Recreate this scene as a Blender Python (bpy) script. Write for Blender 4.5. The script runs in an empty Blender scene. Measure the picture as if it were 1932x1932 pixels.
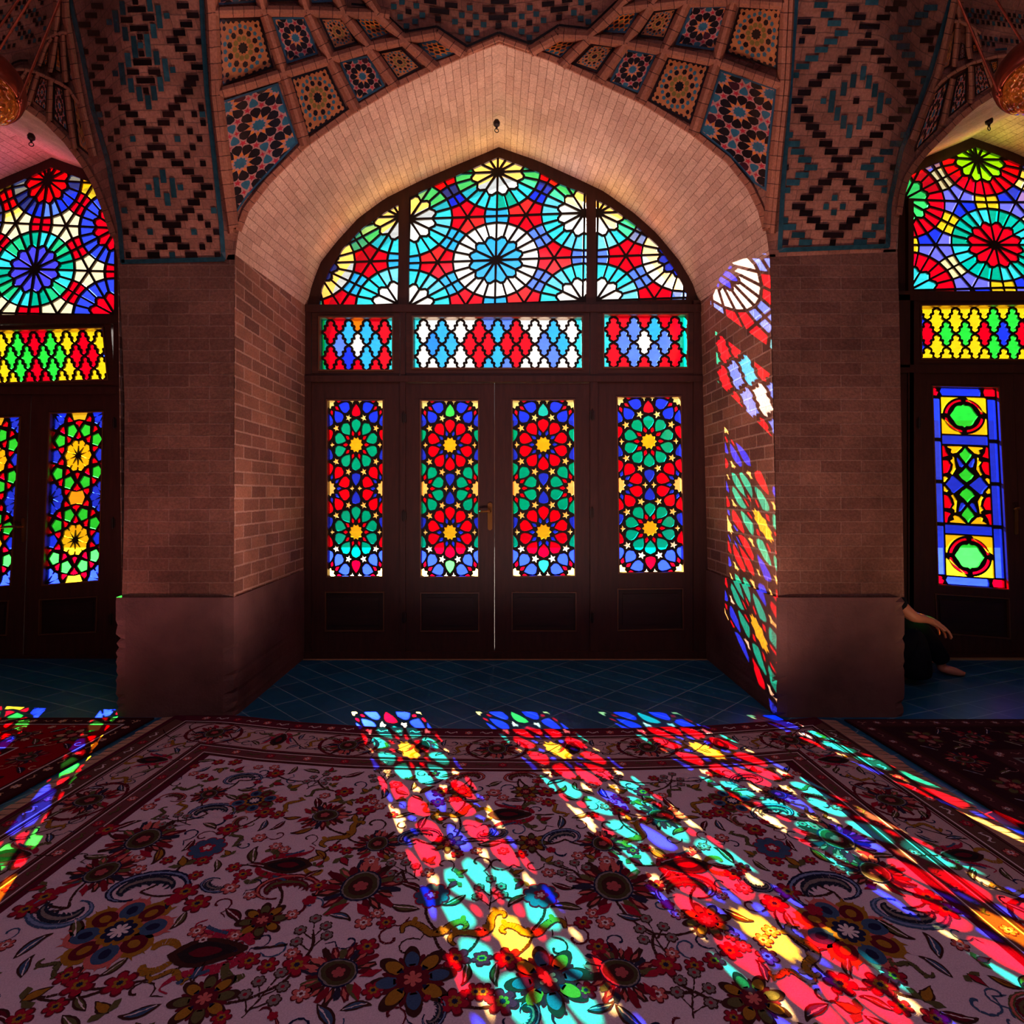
import bpy, bmesh, math, random
from mathutils import Vector
from mathutils.geometry import delaunay_2d_cdt

PI = math.pi
sc = bpy.context.scene
col = sc.collection
# ------------------------------------------------------------------ frame of reference
# camera at (0,0,HC) looking along +Y; the wall face stands at Y=YF, the timber doors at Y=YD
F, CX, CY, HC = 1130.0, 973.0, 930.0, 1.18
YF, YD = 3.16, 4.315


def W(px, py, Y=YD):
    return Vector(((px - CX) * Y / F, Y, HC - (py - CY) * Y / F))


def G(px, py):
    Y = HC * F / (py - CY)
    return ((px - CX) * Y / F, Y)


def s2l(c):
    c = c / 255.0
    return c / 12.92 if c <= 0.04045 else ((c + 0.055) / 1.055) ** 2.4


def rgb(r, g, b):
    return (s2l(r), s2l(g), s2l(b))


# ------------------------------------------------------------------ mesh builder
class MB:
    def __init__(self):
        self.v, self.f, self.c, self.m, self.uv = [], [], [], [], []

    def face(self, pts, c=(1, 1, 1), m=0, uv=None):
        i = len(self.v)
        self.v.extend([tuple(p) for p in pts])
        self.f.append(list(range(i, i + len(pts))))
        self.c.append(c)
        self.m.append(m)
        self.uv.append(uv)

    def box(self, x0, x1, y0, y1, z0, z1, c=(1, 1, 1), m=0):
        p = [(x0, y0, z0), (x1, y0, z0), (x1, y1, z0), (x0, y1, z0), (x0, y0, z1), (x1, y0, z1), (x1, y1, z1), (x0, y1, z1)]
        for q in ((0, 3, 2, 1), (4, 5, 6, 7), (0, 1, 5, 4), (1, 2, 6, 5), (2, 3, 7, 6), (3, 0, 4, 7)):
            self.face([p[k] for k in q], c, m)

    def prism(self, pts, ya, yb, c=(1, 1, 1), m=0):
        """pts: (x,z) outline extruded from y=ya to y=yb"""
        n = len(pts)
        self.face([(x, ya, z) for x, z in pts], c, m)
        self.face([(x, yb, z) for x, z in reversed(pts)], c, m)
        for i in range(n):
            a, b = pts[i], pts[(i + 1) % n]
            self.face([(a[0], ya, a[1]), (a[0], yb, a[1]), (b[0], yb, b[1]), (b[0], ya, b[1])], c, m)

    def tube(self, pts, r, n=8, c=(1, 1, 1), m=0, closed=False, caps=True):
        pts = [Vector(p) for p in pts]
        N = len(pts)
        rs = r if isinstance(r, (list, tuple)) else [r] * N
        rings = []
        up = Vector((0.13, 0.31, 0.94)).normalized()
        for i in range(N):
            if closed:
                t = pts[(i + 1) % N] - pts[i - 1]
            else:
                t = pts[min(i + 1, N - 1)] - pts[max(i - 1, 0)]
            t.normalize()
            a = t.cross(up)
            if a.length < 1e-3:
                a = t.cross(Vector((1, 0, 0)))
            a.normalize()
            b = t.cross(a)
            rings.append([pts[i] + (a * math.cos(2 * PI * k / n) + b * math.sin(2 * PI * k / n)) * rs[i] for k in range(n)])
        M = N if closed else N - 1
        for i in range(M):
            A, B = rings[i], rings[(i + 1) % N]
            for k in range(n):
                self.face([A[k], A[(k + 1) % n], B[(k + 1) % n], B[k]], c, m)
        if caps and not closed:
            self.face(list(reversed(rings[0])), c, m)
            self.face(rings[-1], c, m)

    def lathe(self, prof, o, n=48, c=(1, 1, 1), m=0, axis=None):
        """prof: list of (r,z) about the vertical axis through o"""
        o = Vector(o)
        ax = Vector(axis).normalized() if axis else Vector((0, 0, 1))
        a = ax.cross(Vector((0, 1, 0)))
        a.normalize()
        b = ax.cross(a)
        for i in range(len(prof) - 1):
            (r0, z0), (r1, z1) = prof[i], prof[i + 1]
            for k in range(n):
                t0, t1 = 2 * PI * k / n, 2 * PI * (k + 1) / n
                P = lambda r, z, t: o + ax * z + (a * math.cos(t) + b * math.sin(t)) * r
                if r0 < 1e-6:
                    self.face([P(0, z0, 0), P(r1, z1, t0), P(r1, z1, t1)], c, m)
                elif r1 < 1e-6:
                    self.face([P(r0, z0, t0), P(0, z1, 0), P(r0, z0, t1)], c, m)
                else:
                    self.face([P(r0, z0, t0), P(r1, z1, t0), P(r1, z1, t1), P(r0, z0, t1)], c, m)

    def build(self, name, mats, parent=None, smooth=False, merge=0.0, bevel=0.0):
        me = bpy.data.meshes.new(name)
        me.from_pydata(self.v, [], self.f)
        if not isinstance(mats, (list, tuple)):
            mats = [mats]
        for mt in mats:
            me.materials.append(mt)
        ca = me.color_attributes.new('Col', 'FLOAT_COLOR', 'CORNER')
        buf = []
        for p, c in zip(me.polygons, self.c):
            buf.extend((c[0], c[1], c[2], 1.0) * p.loop_total)
        ca.data.foreach_set('color', buf)
        if any(u is not None for u in self.uv):
            ul = me.uv_layers.new(name='UVMap')
            buf = []
            for p, u in zip(me.polygons, self.uv):
                for k in range(p.loop_total):
                    buf.extend(u[k] if u is not None else (0.0, 0.0))
            ul.data.foreach_set('uv', buf)
        me.polygons.foreach_set('material_index', self.m)
        if merge > 0:
            bm = bmesh.new()
            bm.from_mesh(me)
            bmesh.ops.remove_doubles(bm, verts=bm.verts, dist=merge)
            bmesh.ops.recalc_face_normals(bm, faces=bm.faces)
            bm.to_mesh(me)
            bm.free()
        if smooth:
            me.polygons.foreach_set('use_smooth', [True] * len(me.polygons))
        me.update()
        o = bpy.data.objects.new(name, me)
        col.objects.link(o)
        if parent is not None:
            o.parent = parent
        if bevel > 0:
            b = o.modifiers.new('bevel', 'BEVEL')
            b.width = bevel
            b.segments = 2
            b.limit_method = 'ANGLE'
        return o


def tag(o, label=None, cat=None, group=None, kind=None):
    if label:
        o['label'] = label
    if cat:
        o['category'] = cat
    if group:
        o['group'] = group
    if kind:
        o['kind'] = kind
    return o


def empty(name, loc=(0, 0, 0)):
    # parts are built in world coordinates, so the root stays at the origin of its parts' frame
    o = bpy.data.objects.new(name, None)
    o.empty_display_size = 0.1
    col.objects.link(o)
    return o


# ------------------------------------------------------------------ planar helpers
def area(p):
    return 0.5 * sum(p[i][0] * p[(i + 1) % len(p)][1] - p[(i + 1) % len(p)][0] * p[i][1] for i in range(len(p)))


def ccw(p):
    p = [tuple(q) for q in p]
    q = [p[0]]
    for a in p[1:]:
        if (a[0] - q[-1][0]) ** 2 + (a[1] - q[-1][1]) ** 2 > 1e-8:
            q.append(a)
    if len(q) > 2 and (q[0][0] - q[-1][0]) ** 2 + (q[0][1] - q[-1][1]) ** 2 < 1e-8:
        q.pop()
    return q if area(q) > 0 else q[::-1]


def inset(p, d):
    p = ccw(p)
    n = len(p)
    if n < 3 or abs(area(p)) < 1e-6:
        return None
    out = []
    for i in range(n):
        a, b, c = p[i - 1], p[i], p[(i + 1) % n]
        e1 = (b[0] - a[0], b[1] - a[1])
        e2 = (c[0] - b[0], c[1] - b[1])
        l1, l2 = math.hypot(*e1), math.hypot(*e2)
        n1 = (-e1[1] / l1, e1[0] / l1)
        n2 = (-e2[1] / l2, e2[0] / l2)
        k = 1 + n1[0] * n2[0] + n1[1] * n2[1]
        k = max(k, 0.35)
        out.append((b[0] + (n1[0] + n2[0]) / k * d, b[1] + (n1[1] + n2[1]) / k * d))
    A0, A1 = area(p), area(out)
    if d > 0 and (A1 <= 0.03 * A0 or A1 > A0 * 1.001):
        return None
    return out


def bbox(p):
    xs, ys = [q[0] for q in p], [q[1] for q in p]
    return min(xs), min(ys), max(xs), max(ys)


def inside(p, x, y):
    r = False
    j = len(p) - 1
    for i in range(len(p)):
        a, b = p[i], p[j]
        if (a[1] > y) != (b[1] > y) and x < (b[0] - a[0]) * (y - a[1]) / (b[1] - a[1]) + a[0]:
            r = not r
        j = i
    return r


def cdt(polys):
    """constrained triangulation of overlapping polygons; returns points, triangles and for each triangle the
    indices of the polygons that contain it"""
    vs, es = [], []
    polys = [ccw(p) for p in polys]
    for p in polys:
        i = len(vs)
        n = len(p)
        vs.extend([Vector((q[0], q[1])) for q in p])
        es.extend([(i + k, i + (k + 1) % n) for k in range(n)])
    r = delaunay_2d_cdt(vs, es, [], 0, 1e-5)
    co, faces = r[0], r[2]
    bins = {}
    bx0, by0, bx1, by1 = bbox([q for p in polys for q in p])
    N = 24
    sx, sy = N / max(bx1 - bx0, 1e-9), N / max(by1 - by0, 1e-9)
    for k, p in enumerate(polys):
        a, b, c, d = bbox(p)
        for i in range(int((a - bx0) * sx), int((c - bx0) * sx) + 1):
            for j in range(int((b - by0) * sy), int((d - by0) * sy) + 1):
                bins.setdefault((i, j), []).append(k)
    keep, orig = [], []
    for f in faces:
        x = sum(co[i][0] for i in f) / len(f)
        y = sum(co[i][1] for i in f) / len(f)
        o = [k for k in bins.get((int((x - bx0) * sx), int((y - by0) * sy)), ()) if inside(polys[k], x, y)]
        if o:
            keep.append(list(f))
            orig.append(o)
    return co, keep, orig


def arc(cx, cy, r, a0, a1, n):
    return [(cx + r * math.cos(math.radians(a0 + (a1 - a0) * k / n)), cy + r * math.sin(math.radians(a0 + (a1 - a0) * k / n))) for k in range(n + 1)]


def lerp(a, b, t):
    return a + (b - a) * t


def interp(tab, x):
    if x <= tab[0][0]:
        return tab[0][1]
    for (x0, y0), (x1, y1) in zip(tab, tab[1:]):
        if x <= x1:
            return lerp(y0, y1, (x - x0) / (x1 - x0))
    return tab[-1][1]


def resample(p, n):
    d = [0]
    for a, b in zip(p, p[1:]):
        d.append(d[-1] + math.hypot(b[0] - a[0], b[1] - a[1]))
    out = []
    for k in range(n + 1):
        t = d[-1] * k / n
        for i in range(len(d) - 1):
            if t <= d[i + 1] + 1e-9:
                u = (t - d[i]) / max(d[i + 1] - d[i], 1e-9)
                out.append((lerp(p[i][0], p[i + 1][0], u), lerp(p[i][1], p[i + 1][1], u)))
                break
    return out


def smooth_poly(p, it=2):
    for _ in range(it):
        q = [p[0]]
        for a, b in zip(p, p[1:]):
            q.append((a[0] * .75 + b[0] * .25, a[1] * .75 + b[1] * .25))
            q.append((a[0] * .25 + b[0] * .75, a[1] * .25 + b[1] * .75))
        q.append(p[-1])
        p = q
    return p


# ------------------------------------------------------------------ materials
def mat(name):
    m = bpy.data.materials.new(name)
    m.use_nodes = True
    nt = m.node_tree
    nt.nodes.clear()
    out = nt.nodes.new('ShaderNodeOutputMaterial')
    return m, nt, out


def nd(nt, t, **kw):
    n = nt.nodes.new(t)
    for k, v in kw.items():
        if k in n.inputs:
            n.inputs[k].default_value = v
        else:
            setattr(n, k, v)
    return n


def mixc(nt, a, b, fac, mode='MIX'):
    n = nt.nodes.new('ShaderNodeMix')
    n.data_type = 'RGBA'
    n.blend_type = mode
    for s, v in ((n.inputs['Factor'], fac), (n.inputs['A'], a), (n.inputs['B'], b)):
        s = [i for i in n.inputs if i.identifier == {'Factor': 'Factor_Float', 'A': 'A_Color', 'B': 'B_Color'}[s.name]][0]
        if isinstance(v, bpy.types.NodeSocket):
            nt.links.new(v, s)
        else:
            s.default_value = v if not isinstance(v, tuple) else (*v, 1)[:4]
    return [o for o in n.outputs if o.identifier == 'Result_Color'][0]


def ramp(nt, src, a, b, ca, cb):
    r = nt.nodes.new('ShaderNodeValToRGB')
    r.color_ramp.elements[0].position = a
    r.color_ramp.elements[1].position = b
    r.color_ramp.elements[0].color = (*ca, 1)
    r.color_ramp.elements[1].color = (*cb, 1)
    nt.links.new(src, r.inputs[0])
    return r.outputs[0]


def principled(nt, out, color, rough=0.8, bump=None, bstr=0.3, bdist=0.01, spec=0.3, metallic=0.0):
    p = nt.nodes.new('ShaderNodeBsdfPrincipled')
    if isinstance(color, bpy.types.NodeSocket):
        nt.links.new(color, p.inputs['Base Color'])
    else:
        p.inputs['Base Color'].default_value = (*color, 1)
    if isinstance(rough, bpy.types.NodeSocket):
        nt.links.new(rough, p.inputs['Roughness'])
    else:
        p.inputs['Roughness'].default_value = rough
    p.inputs['Specular IOR Level'].default_value = spec
    p.inputs['Metallic'].default_value = metallic
    if bump is not None:
        b = nt.nodes.new('ShaderNodeBump')
        b.inputs['Strength'].default_value = bstr
        b.inputs['Distance'].default_value = bdist
        nt.links.new(bump, b.inputs['Height'])
        nt.links.new(b.outputs[0], p.inputs['Normal'])
    nt.links.new(p.outputs[0], out.inputs[0])
    return p


def coords(nt, kind='Object'):
    return nt.nodes.new('ShaderNodeTexCoord').outputs[kind]


def noise(nt, vec, scale, detail=3, rough=0.6):
    n = nd(nt, 'ShaderNodeTexNoise', Scale=scale, Detail=detail, Roughness=rough)
    nt.links.new(vec, n.inputs['Vector'])
    return n.outputs['Fac']


def brick_mat(name, bw, rh, c1, c2, mortar, msize=0.004, dirt=(0.55, 1.15), bstr=0.5, msmooth=0.3, off=0.5):
    m, nt, out = mat(name)
    uv = coords(nt, 'UV')
    ob = coords(nt, 'Object')
    # ragged brick edges
    nz = nt.nodes.new('ShaderNodeTexNoise')
    nz.inputs['Scale'].default_value = 25
    nt.links.new(ob, nz.inputs['Vector'])
    ad = nt.nodes.new('ShaderNodeVectorMath')
    ad.operation = 'MULTIPLY_ADD'
    nt.links.new(nz.outputs['Color'], ad.inputs[0])
    ad.inputs[1].default_value = (0.006, 0.006, 0)
    nt.links.new(uv, ad.inputs[2])
    b = nt.nodes.new('ShaderNodeTexBrick')
    b.offset = off
    b.inputs['Scale'].default_value = 1
    b.inputs['Brick Width'].default_value = bw
    b.inputs['Row Height'].default_value = rh
    b.inputs['Mortar Size'].default_value = msize
    b.inputs['Mortar Smooth'].default_value = msmooth
    b.inputs['Bias'].default_value = 0.0
    b.inputs['Color1'].default_value = (*c1, 1)
    b.inputs['Color2'].default_value = (*c2, 1)
    b.inputs['Mortar'].default_value = (*mortar, 1)
    nt.links.new(ad.outputs[0], b.inputs['Vector'])
    d = ramp(nt, noise(nt, ob, 2.2, 5), 0.3, 0.7, (dirt[0],) * 3, (dirt[1],) * 3)
    c = mixc(nt, b.outputs['Color'], d, 1.0, 'MULTIPLY')
    f = ramp(nt, noise(nt, ob, 90, 3), 0.35, 0.7, (0.75,) * 3, (1.1,) * 3)
    c = mixc(nt, c, f, 1.0, 'MULTIPLY')
    h = nt.nodes.new('ShaderNodeMath')
    h.operation = 'MULTIPLY_ADD'
    nt.links.new(b.outputs['Fac'], h.inputs[0])
    h.inputs[1].default_value = -1.0
    nt.links.new(noise(nt, ob, 45, 4), h.inputs[2])
    principled(nt, out, c, 0.9, h.outputs[0], bstr, 0.006, 0.15)
    return m


def plain_mat(name, c, rough=0.7, spec=0.3, nscale=6, lo=0.8, hi=1.1, metallic=0.0, bstr=0.15, bscale=60, bdist=0.003, stretch=None):
    m, nt, out = mat(name)
    v = coords(nt)
    if stretch:
        mp = nt.nodes.new('ShaderNodeMapping')
        mp.inputs['Scale'].default_value = stretch
        nt.links.new(v, mp.inputs[0])
        v = mp.outputs[0]
    d = ramp(nt, noise(nt, v, nscale, 5), 0.3, 0.7, (lo,) * 3, (hi,) * 3)
    cc = mixc(nt, c, d, 1.0, 'MULTIPLY')
    principled(nt, out, cc, rough, noise(nt, v, bscale, 3), bstr, bdist, spec, metallic)
    return m


def col_mat(name, rough=0.6, spec=0.3, lo=0.75, hi=1.1, nscale=30, bstr=0.2, bscale=150, bdist=0.002):
    """base colour comes from the mesh's colour attribute"""
    m, nt, out = mat(name)
    a = nd(nt, 'ShaderNodeAttribute', attribute_name='Col')
    v = coords(nt)
    d = ramp(nt, noise(nt, v, nscale, 4), 0.3, 0.7, (lo,) * 3, (hi,) * 3)
    c = mixc(nt, a.outputs['Color'], d, 1.0, 'MULTIPLY')
    principled(nt, out, c, rough, noise(nt, v, bscale, 2), bstr, bdist, spec)
    return m


def glass_mat():
    m, nt, out = mat('stained_glass')
    a = nd(nt, 'ShaderNodeAttribute', attribute_name='Col')
    v = coords(nt)
    mp = nt.nodes.new('ShaderNodeMapping')
    mp.inputs['Scale'].default_value = (1, 1, 3)
    nt.links.new(v, mp.inputs[0])
    d = ramp(nt, noise(nt, mp.outputs[0], 14, 4), 0.3, 0.72, (0.8,) * 3, (1.0,) * 3)
    c = mixc(nt, a.outputs['Color'], d, 1.0, 'MULTIPLY')
    t = nt.nodes.new('ShaderNodeBsdfTransparent')
    nt.links.new(c, t.inputs[0])
    tl = nt.nodes.new('ShaderNodeBsdfTranslucent')
    nt.links.new(c, tl.inputs[0])
    gl = nd(nt, 'ShaderNodeBsdfGlossy', Roughness=0.12)
    gl.inputs[0].default_value = (1, 1, 1, 1)
    m1 = nd(nt, 'ShaderNodeMixShader', Fac=0.02)
    nt.links.new(t.outputs[0], m1.inputs[1])
    nt.links.new(tl.outputs[0], m1.inputs[2])
    m2 = nd(nt, 'ShaderNodeMixShader', Fac=0.03)
    nt.links.new(m1.outputs[0], m2.inputs[1])
    nt.links.new(gl.outputs[0], m2.inputs[2])
    nt.links.new(m2.outputs[0], out.inputs[0])
    return m


M = {}
M['glass'] = glass_mat()
M['came'] = plain_mat('dark_came', rgb(26, 16, 13), 0.6, 0.2)
M['wood'] = plain_mat('dark_wood', rgb(56, 25, 17), 0.5, 0.3, 5, 0.6, 1.2, 0, 0.2, 20, 0.002, (9, 9, 1.0))
M['wood_h'] = plain_mat('dark_wood_rail', rgb(62, 29, 18), 0.5, 0.3, 5, 0.6, 1.2, 0, 0.2, 20, 0.002, (1.0, 9, 9))
M['wood_panel'] = plain_mat('dark_wood_panel', rgb(38, 17, 13), 0.5, 0.3, 5, 0.6, 1.2, 0, 0.2, 20, 0.002, (1.0, 9, 9))
M['bead'] = plain_mat('gold_lit_bead', rgb(88, 50, 27), 0.45, 0.4)  # gold light along the bead edges put into a lighter wood colour
M['brick'] = brick_mat('pier_brick', 0.215, 0.0645, rgb(132, 88, 70), rgb(112, 72, 58), rgb(138, 100, 84), 0.003)
M['jamb'] = brick_mat('jamb_brick', 0.205, 0.072, rgb(156, 104, 80), rgb(112, 72, 58), rgb(170, 128, 108), 0.006)
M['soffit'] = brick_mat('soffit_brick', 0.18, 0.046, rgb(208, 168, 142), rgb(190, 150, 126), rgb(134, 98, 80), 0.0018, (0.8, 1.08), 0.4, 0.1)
M['vault'] = brick_mat('vault_brick', 0.11, 0.0425, rgb(158, 104, 84), rgb(134, 87, 70), rgb(118, 80, 66), 0.002)
M['rib'] = brick_mat('rib_brick', 0.062, 0.3, rgb(166, 106, 80), rgb(146, 92, 70), rgb(70, 42, 34), 0.0016, (0.75, 1.1), 0.4, 0.1)
M['glaze'] = col_mat('glazed_brick', 0.22, 0.5, 0.6, 1.15, 40)
M['mosaic'] = col_mat('glazed_mosaic', 0.3, 0.5, 0.75, 1.1, 40)
M['stone'] = plain_mat('plinth_stone', rgb(102, 68, 62), 0.85, 0.15, 3, 0.6, 1.15, 0, 0.5, 50, 0.006)
M['ledge'] = plain_mat('threshold_stone', rgb(140, 110, 78), 0.9, 0.1)
M['carpet'] = col_mat('carpet_pile', 1.0, 0.0, 0.8, 1.12, 260, 0.6, 900, 0.004)
M['iron'] = plain_mat('dark_iron', rgb(48, 36, 32), 0.5, 0.5, metallic=0.6)
M['brass'] = plain_mat('old_brass', rgb(150, 104, 54), 0.35, 0.5, metallic=0.9)
M['plaster'] = plain_mat('hall_plaster', rgb(150, 108, 92), 0.95, 0.1)
# ------------------------------------------------------------------ glass colours
RED, BLUE, SKY = rgb(228, 0, 26), rgb(28, 52, 250), rgb(48, 178, 252)
CYAN, TEAL, GREEN = rgb(52, 214, 226), rgb(0, 172, 140), rgb(64, 222, 62)
GOLD, WHITE, PERI = rgb(244, 190, 44), rgb(255, 250, 242), rgb(92, 132, 255)
CREAM, STAR, LIME = rgb(255, 234, 190), rgb(250, 214, 120), rgb(110, 232, 20)
ORANGE = rgb(255, 120, 10)


def glazing(name, outline, panes, parent, cw=1.9, Y=YD, thick=0.014):
    """outline and panes in door-plane pixels; builds the dark lattice and the coloured glass as two parts"""
    x0, y0, x1, y1 = bbox(outline)
    polys, cols = [outline], []
    for p, c in panes:
        q = inset(p, cw)
        if q is None:
            continue
        a0, b0, a1, b1 = bbox(q)
        if a1 < x0 or a0 > x1 or b1 < y0 or b0 > y1:
            continue
        polys.append(q)
        cols.append(c)
    co, faces, orig = cdt(polys)
    gl, cm = MB(), MB()
    edges = {}
    for f, o in zip(faces, orig):
        if 0 not in o:
            continue
        idx = [k for k in o if k > 0]
        pts = [co[i] for i in f]
        if idx:
            gl.face([W(p[0], p[1], Y) for p in pts], cols[idx[-1] - 1])
        else:
            fr = [W(p[0], p[1], YD) for p in pts]
            cm.face([(v.x, Y - thick / 2, v.z) for v in fr])
            cm.face([(v.x, Y + thick / 2, v.z) for v in reversed(fr)])
            for i in range(len(f)):
                a, b = f[i], f[(i + 1) % len(f)]
                e = (min(a, b), max(a, b))
                edges[e] = edges.get(e, 0) + 1
    for (a, b), n in edges.items():
        if n == 1:
            A, B = W(co[a][0], co[a][1]), W(co[b][0], co[b][1])
            cm.face([(A.x, Y - thick / 2, A.z), (B.x, Y - thick / 2, B.z), (B.x, Y + thick / 2, B.z), (A.x, Y + thick / 2, A.z)])
    g = gl.build('stained_glass', M['glass'], parent)
    c = cm.build('glazing_lattice', M['came'], parent)
    return g, c


def plate(name, outline, holes, ya, yb, m, parent=None, cut=None):
    """board with holes, in door-plane pixels"""
    co, faces, orig = cdt([outline] + holes)
    mb = MB()
    edges = {}
    for f, o in zip(faces, orig):
        if 0 not in o or len(o) > 1:
            continue
        fr = [W(co[i][0], co[i][1]) for i in f]
        mb.face([(v.x, ya, v.z) for v in fr])
        mb.face([(v.x, yb, v.z) for v in reversed(fr)])
        for i in range(len(f)):
            a, b = f[i], f[(i + 1) % len(f)]
            e = (min(a, b), max(a, b))
            edges[e] = edges.get(e, 0) + 1
    for (a, b), n in edges.items():
        if n == 1:
            A, B = W(co[a][0], co[a][1]), W(co[b][0], co[b][1])
            mb.face([(A.x, ya, A.z), (B.x, ya, B.z), (B.x, yb, B.z), (A.x, yb, A.z)])
    return mb.build(name, m, parent)


def R4(x0, y0, x1, y1):
    return [(x0, y0), (x1, y0), (x1, y1), (x0, y1)]


def quad_map(q):
    """bilinear map of (u,v) in [0,1]^2 onto TL,TR,BR,BL"""
    def f(u, v):
        return (lerp(lerp(q[0][0], q[1][0], u), lerp(q[3][0], q[2][0], u), v), lerp(lerp(q[0][1], q[1][1], u), lerp(q[3][1], q[2][1], u), v))
    return f


# ---- twelve-fold rosette lattice of the fanlights ----
S3 = math.sqrt(3)


def twelvefold(fmap, cols, region):
    """panes in lattice units (side 1, neighbours at 30+60k degrees); cols(kind,x,y,k)->colour"""
    out = []
    x0, y0, x1, y1 = region

    def add(pts, c):
        out.append(([fmap(*p) for p in pts], c))
    P = lambda cx, cy, r, a: (cx + r * math.cos(math.radians(a)), cy + r * math.sin(math.radians(a)))
    R, rv, rt, rh = 0.427, 0.226, 0.266, 0.03
    for i in range(-4, 5):
        for j in range(-5, 6):
            if (i + j) % 2:
                continue
            cx, cy = i * S3 / 2, j * 0.5
            if not (x0 - .6 < cx < x1 + .6 and y0 - .6 < cy < y1 + .6):
                continue
            for k in range(12):
                a = 30 * k
                add([P(cx, cy, rh, a + 15), P(cx, cy, rh + .01, a + 3), P(cx, cy, rv, a), P(cx, cy, rt, a + 11), P(cx, cy, rt, a + 19), P(cx, cy, rv, a + 30), P(cx, cy, rh + .01, a + 27)], cols('inner', cx, cy, k))
                add([P(cx, cy, rv, a), P(cx, cy, R, a), P(cx, cy, R, a + 15), P(cx, cy, rt, a + 15), P(cx, cy, rt, a + 11)], cols('ring', cx, cy, k))
                add([P(cx, cy, rt, a + 15), P(cx, cy, R, a + 15), P(cx, cy, R, a + 30), P(cx, cy, rv, a + 30), P(cx, cy, rt, a + 19)], cols('ring', cx, cy, k))
            for d in (30, 90, 150):   # bow ties to three neighbours
                ca, sa = math.cos(math.radians(d)), math.sin(math.radians(d))
                mx, my = cx + .5 * ca, cy + .5 * sa
                L = lambda a, b: (cx + a * ca - b * sa, cy + a * sa + b * ca)
                e1, e2 = R * math.cos(PI / 12), R * math.sin(PI / 12)
                for sg in (1, -1):
                    add([L(R, 0), L(.5, 0), L(.5, sg * (e2 + .012)), L(e1, sg * e2)], cols('bow', mx, my, d))
                    add([L(.5, 0), L(1 - R, 0), L(1 - e1, sg * e2), L(.5, sg * (e2 + .012))], cols('bow', mx, my, d))
            for d in (0, 180):         # six-part stars in the triangles
                s = 1 if d == 0 else -1
                ox, oy = cx + s / S3, cy
                for k in range(3):
                    dr = math.radians((180 if s > 0 else 0) + 120 * k)      # towards a rosette
                    rc = (ox + math.cos(dr) / S3, oy + math.sin(dr) / S3)
                    mid = (ox + (1 / S3 - R) * math.cos(dr), oy + (1 / S3 - R) * math.sin(dr))
                    for sg in (1, -1):
                        va = dr + PI + sg * PI / 12
                        V = (rc[0] + R * math.cos(va), rc[1] + R * math.sin(va))
                        db = dr - sg * PI / 3
                        rb = 1 / (2 * S3) - .1225
                        B = (ox + rb * math.cos(db), oy + rb * math.sin(db))
                        add([(ox, oy), mid, V, B], cols('star', ox, oy, k))
    return out


# ---- ten-fold rosette lattice of the door panels and star mosaics ----
TA = math.tan(math.radians(36))


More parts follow.
